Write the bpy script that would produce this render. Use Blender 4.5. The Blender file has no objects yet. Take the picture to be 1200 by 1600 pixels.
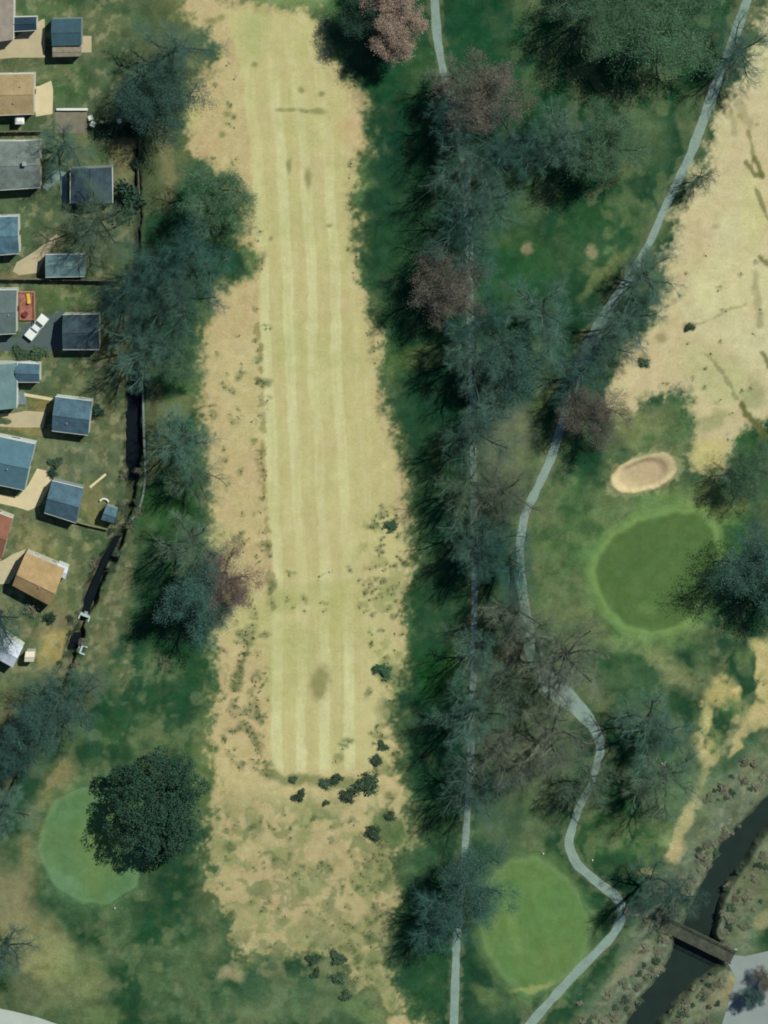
import bpy, math, random
import numpy as np
from mathutils import Vector, Matrix

# ------------------------------------------------------------------ camera, world, sun, exposure
SC = bpy.context.scene
COL = SC.collection
R = math.radians
CAM = np.array((25.0, 165.0, 800.0))          # a plane high to the north, looking down a little obliquely
fw = -CAM / np.linalg.norm(CAM)
up = np.array((0.0, 1.0, 0.0)); up = up - fw * up.dot(fw); up /= np.linalg.norm(up)
rt = np.cross(fw, up)
DIST = np.linalg.norm(CAM)
FOVY = 2 * math.atan(97.0 / DIST)             # 1600 photo pixels
cd = bpy.data.cameras.new('camera'); cam = bpy.data.objects.new('camera', cd); COL.objects.link(cam)
cam.matrix_world = Matrix(((rt[0], up[0], -fw[0], CAM[0]), (rt[1], up[1], -fw[1], CAM[1]),
                           (rt[2], up[2], -fw[2], CAM[2]), (0, 0, 0, 1)))
cd.sensor_fit = 'VERTICAL'; cd.angle = FOVY
cd.clip_start = 1.0; cd.clip_end = 6000.0
SC.camera = cam
FP = 800.0 / math.tan(FOVY / 2)               # focal length in photo pixels

SUN_EL, SUN_AZ = 50.5, 45.0                    # sun over the upper right corner
w = bpy.data.worlds.new('World'); SC.world = w; w.use_nodes = True
nt = w.node_tree
sky = nt.nodes.new('ShaderNodeTexSky'); sky.sky_type = 'NISHITA'; sky.sun_disc = False
sky.sun_elevation = R(SUN_EL); sky.sun_rotation = R(SUN_AZ); sky.air_density = 1.0; sky.dust_density = 0.1; sky.ozone_density = 3.0
bg = nt.nodes['Background']; bg.inputs['Strength'].default_value = 0.052
nt.links.new(sky.outputs['Color'], bg.inputs['Color'])
sd = bpy.data.lights.new('sun', 'SUN'); sd.energy = 4.2; sd.angle = R(0.55); sd.color = (1.0, 0.955, 0.87)
sun = bpy.data.objects.new('sun', sd); COL.objects.link(sun); sun.location = (60, 60, 120)
sv = Vector((math.sin(R(SUN_AZ)) * math.cos(R(SUN_EL)), math.cos(R(SUN_AZ)) * math.cos(R(SUN_EL)), math.sin(R(SUN_EL))))
sun.rotation_euler = sv.to_track_quat('Z', 'Y').to_euler()
SC.view_settings.view_transform = 'Standard'; SC.view_settings.look = 'None'
SC.view_settings.exposure = 0.55; SC.view_settings.gamma = 1.0
SC.cycles.filter_width = 1.9
SC.cycles.max_bounces = 5; SC.cycles.diffuse_bounces = 3; SC.cycles.transparent_max_bounces = 4
K = 1.85                                       # radiance of a sunlit white sheet on this exposure

# ------------------------------------------------------------------ maths helpers
def P(px, py, z=0.0):
    """photo pixel -> point of the plane at height z"""
    d = fw * FP + rt * (px - 600.0) + up * (800.0 - py)
    t = (z - CAM[2]) / d[2]
    q = CAM + d * t
    return Vector((q[0], q[1], z))

def to_px(X, Y, Z=0.0):
    dx, dy, dz = X - CAM[0], Y - CAM[1], Z - CAM[2]
    f = dx * fw[0] + dy * fw[1] + dz * fw[2]
    return (600 + FP * (dx * rt[0] + dy * rt[1] + dz * rt[2]) / f,
            800 - FP * (dx * up[0] + dy * up[1] + dz * up[2]) / f)

def lin(c):
    c = np.asarray(c, float) / 255.0
    return np.where(c <= 0.04045, c / 12.92, ((c + 0.055) / 1.055) ** 2.4)
SUNTINT = np.array((.86, .815, .80))
def C(r, g, b, k=None):
    """albedo of a surface that shows as this sRGB colour when the sun lies flat on it"""
    return np.clip(lin((r, g, b)) / ((k or K) * SUNTINT), 0.004, 0.9)

def vnoise(x, y, seed):
    g = np.random.RandomState(seed).rand(256, 256)
    xi = np.floor(x).astype(int); yi = np.floor(y).astype(int)
    fx = x - xi; fy = y - yi
    fx = fx * fx * (3 - 2 * fx); fy = fy * fy * (3 - 2 * fy)
    a = g[yi % 256, xi % 256]; b = g[yi % 256, (xi + 1) % 256]
    c = g[(yi + 1) % 256, xi % 256]; d = g[(yi + 1) % 256, (xi + 1) % 256]
    return (a + (b - a) * fx) * (1 - fy) + (c + (d - c) * fx) * fy
def fbm(x, y, scale, seed, octv=4):
    s = np.zeros_like(x); amp = 1.0; tot = 0
    for o in range(octv):
        s += amp * vnoise(x / scale * 2 ** o + 17.3 * o, y / scale * 2 ** o + 5.1 * o, seed + o); tot += amp; amp *= 0.55
    return s / tot
def sstep(a, b, x):
    t = np.clip((x - a) / (b - a), 0, 1); return t * t * (3 - 2 * t)

def poly_sd(px, py, poly, margin=60):
    """signed distance (inside negative) to a polygon, in photo pixels"""
    poly = np.asarray(poly, float)
    out = np.full(px.shape, 1e3)
    m = (px > poly[:, 0].min() - margin) & (px < poly[:, 0].max() + margin) & (py > poly[:, 1].min() - margin) & (py < poly[:, 1].max() + margin)
    x, y = px[m], py[m]
    d = np.full(x.shape, 1e9); ins = np.zeros(x.shape, bool)
    n = len(poly)
    for i in range(n):
        x0, y0 = poly[i]; x1, y1 = poly[(i + 1) % n]
        ex, ey = x1 - x0, y1 - y0
        t = np.clip(((x - x0) * ex + (y - y0) * ey) / (ex * ex + ey * ey + 1e-9), 0, 1)
        d = np.minimum(d, (x - x0 - t * ex) ** 2 + (y - y0 - t * ey) ** 2)
        c = (y0 > y) != (y1 > y)
        with np.errstate(divide='ignore', invalid='ignore'):
            xx = ex * (y - y0) / (ey if abs(ey) > 1e-9 else 1e-9) + x0
        ins ^= c & (x < xx)
    d = np.sqrt(d); out[m] = np.where(ins, -d, d)
    return out
def line_d(px, py, line, margin=60):
    """distance to a polyline and the fraction along it"""
    line = np.asarray(line, float)
    d = np.full(px.shape, 1e3)
    m = (px > line[:, 0].min() - margin) & (px < line[:, 0].max() + margin) & (py > line[:, 1].min() - margin) & (py < line[:, 1].max() + margin)
    x, y = px[m], py[m]; dd = np.full(x.shape, 1e9)
    for i in range(len(line) - 1):
        x0, y0 = line[i][:2]; x1, y1 = line[i + 1][:2]
        ex, ey = x1 - x0, y1 - y0
        t = np.clip(((x - x0) * ex + (y - y0) * ey) / (ex * ex + ey * ey + 1e-9), 0, 1)
        dd = np.minimum(dd, (x - x0 - t * ex) ** 2 + (y - y0 - t * ey) ** 2)
    d[m] = np.sqrt(dd)
    return d

# ------------------------------------------------------------------ object helpers
def tag(o, label=None, cat=None, group=None, kind=None):
    if label: o['label'] = label
    if cat: o['category'] = cat
    if group: o['group'] = group
    if kind: o['kind'] = kind
    return o
def mesh_obj(name, verts, faces, mat=None, parent=None, smooth=False):
    me = bpy.data.meshes.new(name); me.from_pydata([tuple(v) for v in verts], [], faces); me.update()
    if smooth: me.polygons.foreach_set('use_smooth', [True] * len(me.polygons))
    if mat: me.materials.append(mat)
    o = bpy.data.objects.new(name, me); COL.objects.link(o)
    if parent: o.parent = parent
    return o
def empty(name, loc, label, cat, group=None, rz=0.0):
    o = bpy.data.objects.new(name, None); COL.objects.link(o); o.location = loc; o.rotation_euler = (0, 0, rz)
    o.empty_display_size = 0.5
    return tag(o, label, cat, group)
class MB:
    """collects boxes, prisms and tubes for one mesh"""
    def __init__(s): s.v = []; s.f = []
    def add(s, v, f):
        b = len(s.v); s.v += [Vector(q) for q in v]; s.f += [[i + b for i in q] for q in f]; return s
    def hexa(s, lo, hi):
        """lo, hi: four points each, counter-clockwise seen from above"""
        s.add(list(lo) + list(hi), [[3, 2, 1, 0], [4, 5, 6, 7], [0, 1, 5, 4], [1, 2, 6, 5], [2, 3, 7, 6], [3, 0, 4, 7]]); return s
    def box(s, cx, cy, cz, sx, sy, sz, rz=0.0):
        c, n = math.cos(rz), math.sin(rz); q = []
        for dx, dy in ((-1, -1), (1, -1), (1, 1), (-1, 1)):
            x, y = dx * sx / 2, dy * sy / 2; q.append((cx + x * c - y * n, cy + x * n + y * c))
        return s.hexa([(x, y, cz - sz / 2) for x, y in q], [(x, y, cz + sz / 2) for x, y in q])
    def tube(s, a, b, r0, r1, n=6, cap=True):
        a, b = Vector(a), Vector(b); d = (b - a)
        if d.length < 1e-6: return s
        d.normalize(); u = d.orthogonal().normalized(); w_ = d.cross(u)
        base = len(s.v)
        for q, r in ((a, r0), (b, r1)):
            for i in range(n):
                t = 2 * math.pi * i / n; s.v.append(q + (u * math.cos(t) + w_ * math.sin(t)) * r)
        for i in range(n):
            j = (i + 1) % n; s.f.append([base + i, base + j, base + n + j, base + n + i])
        if cap: s.f.append([base + n + i for i in range(n)]); s.f.append([base + n - 1 - i for i in range(n)])
        return s
    def build(s, name, mat, parent=None, smooth=False): return mesh_obj(name, s.v, s.f, mat, parent, smooth)

# ------------------------------------------------------------------ materials
def nodes(name):
    m = bpy.data.materials.new(name); m.use_nodes = True; t = m.node_tree
    return m, t, t.nodes['Principled BSDF'], t.nodes.new, t.links.new
def noisy(name, c, var=0.25, scale=1.5, rough=0.9, c2=None, fine=9.0, spec=0.2, rnd=0.0, bump=0.0, metal=0.0):
    """a surface whose colour wanders between c*(1-var) and c*(1+var) (or towards c2)"""
    m, t, p, N, L = nodes(name)
    tc = N('ShaderNodeTexCoord'); n1 = N('ShaderNodeTexNoise'); n1.inputs['Scale'].default_value = scale; n1.inputs['Detail'].default_value = 6
    L(tc.outputs['Object'], n1.inputs['Vector'])
    n2 = N('ShaderNodeTexNoise'); n2.inputs['Scale'].default_value = fine; n2.inputs['Detail'].default_value = 3
    L(tc.outputs['Object'], n2.inputs['Vector'])
    ad = N('ShaderNodeMath'); ad.operation = 'ADD'; L(n1.outputs['Fac'], ad.inputs[0]); L(n2.outputs['Fac'], ad.inputs[1])
    mr = N('ShaderNodeMapRange'); mr.inputs[1].default_value = 0.65; mr.inputs[2].default_value = 1.35
    L(ad.outputs[0], mr.inputs[0])
    mx = N('ShaderNodeMix'); mx.data_type = 'RGBA'
    lo = np.clip(np.asarray(c) * (1 - var), 0, 1); hi = np.clip(np.asarray(c2) if c2 is not None else np.asarray(c) * (1 + var), 0, 1)
    mx.inputs[6].default_value = (*lo, 1); mx.inputs[7].default_value = (*hi, 1)
    L(mr.outputs[0], mx.inputs[0])
    out = mx.outputs[2]
    if rnd:
        oi = N('ShaderNodeObjectInfo'); mp = N('ShaderNodeMapRange'); mp.inputs[3].default_value = 1 - rnd; mp.inputs[4].default_value = 1 + rnd
        L(oi.outputs['Random'], mp.inputs[0]); hs = N('ShaderNodeHueSaturation'); L(mp.outputs[0], hs.inputs['Value']); L(out, hs.inputs['Color']); out = hs.outputs['Color']
    L(out, p.inputs['Base Color']); p.inputs['Roughness'].default_value = rough; p.inputs['Specular IOR Level'].default_value = spec
    p.inputs['Metallic'].default_value = metal
    if bump:
        b = N('ShaderNodeBump'); b.inputs['Strength'].default_value = bump; b.inputs['Distance'].default_value = 0.05
        L(n2.outputs['Fac'], b.inputs['Height']); L(b.outputs['Normal'], p.inputs['Normal'])
    return m

def shingle(name, c, var=0.2):
    """roof covering: courses of shingles, weather streaks and blotches"""
    m, t, p, N, L = nodes(name)
    tc = N('ShaderNodeTexCoord')
    br = N('ShaderNodeTexBrick'); br.inputs['Scale'].default_value = 2.2; br.inputs['Mortar Size'].default_value = 0.03
    br.inputs['Brick Width'].default_value = 0.7; br.inputs['Row Height'].default_value = 0.3
    c = np.asarray(c) * .84
    br.inputs['Color1'].default_value = (*np.clip(c * (1 - var * .6), 0, 1), 1); br.inputs['Color2'].default_value = (*np.clip(c * (1 + var * .6), 0, 1), 1)
    br.inputs['Mortar'].default_value = (*(c * 0.7), 1); L(tc.outputs['Object'], br.inputs['Vector'])
    n1 = N('ShaderNodeTexNoise'); n1.inputs['Scale'].default_value = 0.55; n1.inputs['Detail'].default_value = 7; n1.inputs['Roughness'].default_value = 0.65
    L(tc.outputs['Object'], n1.inputs['Vector'])
    mr = N('ShaderNodeMapRange'); mr.inputs[1].default_value = 0.3; mr.inputs[2].default_value = 0.7; mr.inputs[3].default_value = 1 - var * 1.7; mr.inputs[4].default_value = 1 + var * 1.4
    L(n1.outputs['Fac'], mr.inputs[0])
    hs = N('ShaderNodeHueSaturation'); L(br.outputs['Color'], hs.inputs['Color']); L(mr.outputs[0], hs.inputs['Value'])
    L(hs.outputs['Color'], p.inputs['Base Color']); p.inputs['Roughness'].default_value = 0.85; p.inputs['Specular IOR Level'].default_value = 0.25
    return m

def ground_mat():
    m, t, p, N, L = nodes('turf')
    at = N('ShaderNodeAttribute'); at.attribute_name = 'Col'
    tc = N('ShaderNodeTexCoord')
    def noise(scale, det, rough, dist=0.0):
        n = N('ShaderNodeTexNoise'); n.inputs['Scale'].default_value = scale; n.inputs['Detail'].default_value = det
        n.inputs['Roughness'].default_value = rough; n.inputs['Distortion'].default_value = dist
        L(tc.outputs['Object'], n.inputs['Vector']); return n
    def rng(src, a, b, lo, hi):
        r = N('ShaderNodeMapRange'); r.inputs[1].default_value = a; r.inputs[2].default_value = b; r.inputs[3].default_value = lo; r.inputs[4].default_value = hi
        L(src, r.inputs[0]); return r.outputs[0]
    n1 = noise(0.5, 7, 0.68, 0.8); n2 = noise(2.4, 6, 0.7); n3 = noise(0.11, 4, 0.55)
    v1 = rng(n1.outputs['Fac'], 0.3, 0.7, 0.84, 1.16); v2 = rng(n2.outputs['Fac'], 0.3, 0.7, 0.80, 1.20)
    m0 = N('ShaderNodeMath'); m0.operation = 'MULTIPLY'; L(v1, m0.inputs[0]); L(v2, m0.inputs[1])
    mu = N('ShaderNodeMix'); mu.data_type = 'FLOAT'; mu.inputs[2].default_value = 1.0; L(at.outputs['Alpha'], mu.inputs[0]); L(m0.outputs[0], mu.inputs[3])
    hs = N('ShaderNodeHueSaturation'); L(at.outputs['Color'], hs.inputs['Color']); L(mu.outputs[0], hs.inputs['Value'])
    L(rng(n3.outputs['Fac'], 0.3, 0.7, 0.488, 0.512), hs.inputs['Hue']); L(rng(n1.outputs['Fac'], 0.3, 0.7, 1.08, 0.92), hs.inputs['Saturation'])
    L(hs.outputs['Color'], p.inputs['Base Color']); p.inputs['Roughness'].default_value = 1.0; p.inputs['Specular IOR Level'].default_value = 0.05
    b = N('ShaderNodeBump'); b.inputs['Strength'].default_value = 0.35; b.inputs['Distance'].default_value = 0.12
    L(n2.outputs['Fac'], b.inputs['Height']); L(b.outputs['Normal'], p.inputs['Normal'])
    return m
TURF = ground_mat()

def water_mat(name, c):
    m, t, p, N, L = nodes(name)
    tc = N('ShaderNodeTexCoord'); n = N('ShaderNodeTexNoise'); n.inputs['Scale'].default_value = 0.35; n.inputs['Detail'].default_value = 5
    L(tc.outputs['Object'], n.inputs['Vector'])
    mx = N('ShaderNodeMix'); mx.data_type = 'RGBA'; mx.inputs[6].default_value = (*(c * .75), 1); mx.inputs[7].default_value = (*(c * 1.3), 1)
    L(n.outputs['Fac'], mx.inputs[0]); L(mx.outputs[2], p.inputs['Base Color']); p.inputs['Roughness'].default_value = 0.3; p.inputs['Specular IOR Level'].default_value = 0.18
    n2 = N('ShaderNodeTexNoise'); n2.inputs['Scale'].default_value = 2.5; n2.inputs['Detail'].default_value = 3; L(tc.outputs['Object'], n2.inputs['Vector'])
    b = N('ShaderNodeBump'); b.inputs['Strength'].default_value = 0.12; b.inputs['Distance'].default_value = 0.05
    L(n2.outputs['Fac'], b.inputs['Height']); L(b.outputs['Normal'], p.inputs['Normal'])
    return m

# ------------------------------------------------------------------ layout, in photo pixels
FAIRWAY = [(262, -40), (285, 10), (312, 55), (345, 92), (322, 112), (292, 160), (290, 205), (306, 245), (346, 268), (365, 305), (384, 332), (380, 380), (408, 400),
           (392, 430), (352, 448), (336, 480), (316, 512), (326, 560), (316, 600), (322, 650), (324, 700), (327, 760), (334, 800), (340, 850), (350, 890), (352, 940), (346, 985), (336, 1050),
           (341, 1100), (331, 1150), (341, 1250), (331, 1330), (331, 1385), (362, 1410), (369, 1450), (376, 1487), (430, 1480), (480, 1489), (535, 1490), (545, 1520),
           (562, 1545), (590, 1578), (650, 1640), (700, 1640), (640, 1592), (612, 1560), (598, 1510), (603, 1470), (612, 1400), (606, 1330), (640, 1310), (634, 1250), (610, 1160), (610, 1100),
           (614, 1050), (626, 1000), (630, 900), (634, 800), (631, 712), (610, 680), (592, 605), (582, 540), (566, 462), (553, 400), (553, 330), (551, 262),
           (566, 232), (560, 170), (545, 132), (525, 100), (511, 50), (482, 12), (440, 12), (400, 4), (360, 2), (330, -40)]
FAIRWAY2 = [(1230, -40), (1192, 10), (1175, 90), (1150, 150), (1130, 178), (1112, 225), (1092, 280), (1066, 330), (1040, 380), (1045, 430), (1022, 500), (968, 585),
            (946, 640), (962, 662), (990, 640), (1010, 618), (1050, 600), (1075, 625), (1080, 690), (1090, 720), (1128, 745), (1142, 720), (1160, 680), (1230, 650)]
FAIRWAY3 = [(1230, 985), (1180, 1010), (1130, 1035), (1100, 1065), (1085, 1100), (1078, 1150), (1095, 1190), (1130, 1180), (1170, 1140), (1230, 1110)]
BUNKER_C = (1006, 739)
GREEN1 = [(931, 893), (938, 868), (962, 838), (1000, 815), (1050, 803), (1090, 802), (1110, 825), (1120, 868), (1114, 892), (1098, 925), (1082, 958), (1055, 976), (1015, 985), (980, 976), (952, 948), (937, 918)]
GREEN2 = [(762, 1385), (797, 1352), (838, 1345), (868, 1368), (896, 1398), (916, 1450), (905, 1500), (868, 1532), (824, 1548), (790, 1520), (766, 1482), (754, 1430)]
GREEN3 = [(70, 1330), (76, 1290), (95, 1255), (130, 1238), (170, 1240), (200, 1270), (212, 1330), (205, 1380), (170, 1404), (130, 1402), (92, 1378)]
RIVER_L = [(1260, 1195), (1190, 1257), (1127, 1322), (1105, 1370), (1078, 1418), (1068, 1445), (1052, 1470), (1050, 1492), (1030, 1530), (1000, 1565), (975, 1610), (945, 1660)]
RIVER_R = [(1000, 1660), (1024, 1610), (1050, 1572), (1085, 1542), (1125, 1512), (1122, 1480), (1112, 1462), (1122, 1420), (1137, 1382), (1162, 1350), (1202, 1290), (1260, 1235)]
RIVER = RIVER_L + RIVER_R
DITCH = [(213, 235), (215, 320), (213, 430), (210, 560), (208, 620), (207, 720), (203, 790), (183, 838), (158, 890), (136, 945), (122, 985), (104, 1040), (78, 1090), (45, 1150), (15, 1215), (-20, 1280)]
PATH1 = [(677, -30), (683, 60), (694, 120), (713, 180), (727, 260), (732, 340), (734, 480), (738, 600), (740, 760), (742, 900), (740, 1050), (735, 1200), (725, 1350), (713, 1480), (708, 1640)]
PATH2 = [(1178, -30), (1152, 45), (1120, 130), (1080, 240), (1042, 318), (1015, 380), (982, 435), (940, 500), (905, 580), (880, 655), (862, 715), (840, 762), (820, 802), (812, 850), (815, 910), (821, 960),
         (828, 1010), (860, 1068), (905, 1108), (930, 1138), (940, 1170), (925, 1220), (902, 1268), (887, 1318), (900, 1350), (935, 1380), (965, 1402), (975, 1428), (958, 1462), (900, 1520), (850, 1575), (790, 1645)]
ROAD = [(-40, 1568), (20, 1580), (60, 1590), (100, 1604), (130, 1640), (-40, 1660)]
PARKING = [(1136, 1502), (1142, 1492), (1165, 1494), (1200, 1486), (1260, 1480), (1260, 1660), (1110, 1660), (1128, 1600), (1140, 1560), (1150, 1530)]

# ------------------------------------------------------------------ ground
def axis(lo, hi, step):
    core = np.arange(lo, hi + step / 2, step); out = []
    d, q = step, 0.0
    while q < 1400: d *= 1.35; q += d; out.append(q)
    out = np.array(out)
    return np.concatenate([lo - out[::-1], core, hi + out]), len(out)
GS = 0.25
gx, nx0 = axis(-78, 78, GS); gy, ny0 = axis(-106, 104, GS)
X, Y = np.meshgrid(gx, gy)
PX, PY = to_px(X, Y)
PX = np.clip(PX, -3000, 4200); PY = np.clip(PY, -3000, 4600)
w1x, w1y = fbm(PX, PY, 70, 11) - .5, fbm(PX, PY, 70, 21) - .5
w2x, w2y = fbm(PX, PY, 16, 31, 3) - .5, fbm(PX, PY, 16, 41, 3) - .5
WX = PX + 26 * w1x + 16 * w2x; WY = PY + 26 * w1y + 16 * w2y        # ragged edges
SX = PX + 6 * w1x + 5 * w2x; SY = PY + 6 * w1y + 5 * w2y            # nearly clean edges
N_big, N_mid, N_sm = fbm(PX, PY, 160, 51), fbm(PX, PY, 45, 61), fbm(PX, PY, 10, 71, 3)
def stretch(n): return np.clip((n - .5) * 2.2 + .5, 0, 1)
N_big, N_mid, N_sm = stretch(N_big), stretch(N_mid), stretch(N_sm)
colr = np.empty(X.shape + (3,))
def mixin(mask, c):
    global colr
    colr += mask[..., None] * (np.asarray(c) - colr)
colr[:] = C(37, 80, 54)
mixin(N_big * .6, C(48, 90, 56)); mixin(sstep(.5, 1, N_mid) * .45, C(66, 102, 64)); mixin(sstep(.6, 1, 1 - N_mid) * .5, C(28, 70, 46))

def blob(cx, cy, rx, ry, rot, c, s=1.0, soft=.45, warp=True):
    ax, ay = (WX, WY) if warp else (SX, SY)
    m = (np.abs(PX - cx) < max(rx, ry) * 1.9 + 30) & (np.abs(PY - cy) < max(rx, ry) * 1.9 + 30)
    x, y = ax[m] - cx, ay[m] - cy
    a = R(rot); u = (x * math.cos(a) + y * math.sin(a)) / rx; v = (-x * math.sin(a) + y * math.cos(a)) / ry
    k = s * (1 - sstep(1 - soft, 1 + soft, np.sqrt(u * u + v * v)))
    colr[m] += k[:, None] * (np.asarray(c) - colr[m])
def area(poly, c, s=1.0, soft=8, warp=True, nz=None):
    sdist = poly_sd(WX if warp else SX, WY if warp else SY, poly)
    k = s * (1 - sstep(-soft, soft, sdist))
    if nz is not None: k = k * nz
    mixin(k, c); return sdist

OLIVE = C(104, 112, 74); TAN = C(190, 178, 126); SOIL = C(132, 124, 90); LGREEN = C(96, 130, 76); MGREEN = C(66, 104, 62); DGREEN = C(32, 78, 50); STRAW = C(182, 174, 118); BUFF = C(160, 150, 108)
# yards and the strip by the ditch
area([(-60, -60), (225, -60), (225, 560), (205, 700), (190, 830), (120, 980), (60, 1110), (-60, 1240)], C(88, 106, 74), .85, 10)
area([(-60, 690), (185, 690), (190, 830), (120, 980), (60, 1110), (-60, 1240)], C(108, 118, 84), .75, 14, nz=.4 + .6 * N_mid)
area([(222, -40), (285, -40), (330, 120), (285, 200), (300, 260), (260, 330), (222, 330)], C(116, 118, 78), .75, 14, nz=.5 + .5 * N_mid)
area([(240, 190), (258, 190), (278, 300), (262, 320)], C(132, 122, 88), .6, 8, nz=.4 + .6 * N_sm)
area([(220, 560), (245, 570), (262, 700), (232, 760), (222, 720)], C(110, 114, 78), .7, 6)
area([(205, 830), (222, 850), (200, 930), (178, 1010), (150, 1090), (110, 1120), (125, 1040), (150, 960), (170, 890)], C(128, 124, 90), .75, 9, nz=.35 + .65 * N_sm)
blob(80, 10, 45, 18, 0, C(62, 112, 64), .9); blob(180, 30, 45, 26, 0, C(72, 102, 64), .8); blob(100, 130, 35, 30, 0, C(72, 108, 62), .9)
blob(195, 235, 22, 40, 0, C(118, 110, 74), .8); blob(140, 360, 60, 40, 0, C(92, 104, 72), .7); blob(100, 465, 50, 16, 0, C(92, 112, 66), .9); blob(25, 432, 40, 8, 0, C(130, 118, 78), .8)
blob(70, 545, 60, 9, -5, C(74, 98, 56), .8); blob(110, 590, 40, 18, -30, C(98, 106, 72), .7); blob(165, 660, 22, 40, 0, C(96, 104, 70), .7); blob(58, 632, 22, 14, 0, C(128, 118, 72), .9); blob(40, 672, 40, 7, 8, C(134, 120, 72), .8)
blob(120, 725, 60, 34, 0, C(107, 117, 87), .9); blob(150, 785, 22, 30, 0, C(122, 118, 76), .8); blob(128, 850, 50, 30, 0, C(74, 104, 66), .95); blob(60, 845, 40, 20, 30, C(132, 126, 80), .7)
blob(136, 852, 7, 8, 0, C(150, 146, 96), .8, .3); blob(98, 930, 22, 30, 20, C(92, 112, 70), .8); blob(75, 975, 45, 30, 0, C(112, 106, 76), .8); blob(85, 1010, 26, 26, 0, C(164, 148, 90), .9); blob(40, 1075, 36, 22, 0, C(110, 118, 80), .8); blob(20, 1140, 26, 44, 10, C(118, 114, 82), .8)
blob(55, 962, 18, 18, 0, C(62, 96, 60), .7)
# left rough
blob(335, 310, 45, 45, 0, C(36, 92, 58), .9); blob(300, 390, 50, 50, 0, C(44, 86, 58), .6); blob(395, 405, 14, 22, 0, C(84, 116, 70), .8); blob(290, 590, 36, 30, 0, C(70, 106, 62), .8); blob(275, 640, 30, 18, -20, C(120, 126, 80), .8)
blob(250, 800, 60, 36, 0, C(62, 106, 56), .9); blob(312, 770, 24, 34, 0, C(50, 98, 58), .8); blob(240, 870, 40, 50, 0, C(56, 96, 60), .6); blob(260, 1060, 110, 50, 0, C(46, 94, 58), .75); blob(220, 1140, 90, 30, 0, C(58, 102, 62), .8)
vein = 1 - sstep(.03, .10, np.abs(fbm(PX, PY, 26, 361, 3) - .5)); vm = (1 - sstep(.6, 1.1, np.hypot((WX - 235) / 62, (WY - 1072) / 55)))
mixin(vm * np.clip(vein * .8 + .5 * sstep(.6, .8, N_sm), 0, 1) * N_mid * .7, C(138, 142, 102)); vm2 = (1 - sstep(.6, 1.1, np.hypot((WX - 420) / 190, (WY - 1545) / 70)))
mixin(vm2 * sstep(.42, .75, stretch(fbm(PX, PY, 24, 371))) * .7, C(136, 138, 98)); mixin(vm2 * sstep(.55, .85, stretch(fbm(PX, PY, 30, 381))) * .7, C(58, 92, 62))
blob(85, 1225, 22, 44, 20, C(132, 126, 86), .9); blob(52, 1320, 22, 70, 5, C(128, 122, 86), .8); blob(330, 1200, 40, 90, 0, C(104, 124, 74), .7); blob(15, 1410, 38, 60, -15, C(142, 134, 98), .75); blob(60, 1480, 50, 50, 30, C(140, 136, 92), .8)
blob(110, 1520, 62, 40, 30, C(136, 142, 92), .8); blob(70, 1560, 60, 30, 20, C(104, 112, 78), .8); blob(230, 1480, 90, 60, 30, C(42, 94, 58), .8); blob(300, 1560, 90, 40, 0, C(66, 104, 68), .7); blob(120, 1420, 60, 22, 25, C(52, 90, 60), .8); blob(150, 1590, 40, 20, 0, C(112, 128, 78), .7)
blob(360, 1520, 20, 10, 0, C(150, 142, 104), .7); blob(470, 1560, 100, 40, 0, C(86, 112, 76), .7); blob(420, 1580, 60, 20, 0, C(104, 124, 84), .6); blob(590, 1590, 60, 14, 20, C(116, 140, 86), .8)
# right rough
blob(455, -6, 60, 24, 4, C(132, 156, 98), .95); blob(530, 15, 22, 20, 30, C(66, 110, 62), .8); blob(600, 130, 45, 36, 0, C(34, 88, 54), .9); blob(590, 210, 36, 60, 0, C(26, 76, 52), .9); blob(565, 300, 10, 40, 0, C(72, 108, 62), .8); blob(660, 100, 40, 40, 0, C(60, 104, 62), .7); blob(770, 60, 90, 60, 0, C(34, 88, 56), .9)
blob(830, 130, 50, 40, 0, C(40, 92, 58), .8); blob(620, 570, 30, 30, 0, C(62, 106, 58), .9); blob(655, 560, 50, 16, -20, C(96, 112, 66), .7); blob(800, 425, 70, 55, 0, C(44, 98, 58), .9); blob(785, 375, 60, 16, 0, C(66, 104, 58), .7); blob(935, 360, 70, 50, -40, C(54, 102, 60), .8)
blob(828, 384, 9, 9, 0, C(138, 130, 100), .9, .5); blob(922, 396, 12, 8, 0, C(138, 128, 96), .9, .5); blob(1000, 220, 45, 60, 20, C(94, 116, 78), .7); blob(1050, 140, 40, 40, 0, C(36, 90, 54), .8); blob(945, 430, 50, 12, -48, C(112, 126, 76), .8); blob(900, 545, 50, 9, -55, C(112, 122, 76), .7); blob(850, 600, 14, 50, 15, C(102, 116, 66), .7)
blob(790, 690, 45, 70, 10, C(108, 114, 88), .9); blob(690, 720, 30, 20, 0, C(46, 96, 56), .8); blob(785, 770, 30, 30, 0, C(96, 108, 80), .7); blob(680, 1060, 34, 45, 0, C(44, 100, 52), .95); blob(700, 1045, 14, 30, 20, C(84, 124, 58), .7); blob(655, 860, 20, 60, 0, C(70, 108, 68), .7); blob(650, 1340, 30, 60, 0, C(66, 104, 66), .7); blob(650, 1560, 50, 40, 0, C(46, 92, 56), .85)
area([(690, 980), (760, 960), (900, 1080), (900, 1180), (860, 1300), (800, 1330), (740, 1300), (760, 1100)], C(96, 112, 82), .8, 14, nz=.5 + .5 * N_mid)
blob(800, 1040, 30, 26, 0, C(132, 128, 92), .8); blob(830, 1180, 34, 22, -30, C(124, 126, 92), .7)
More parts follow.
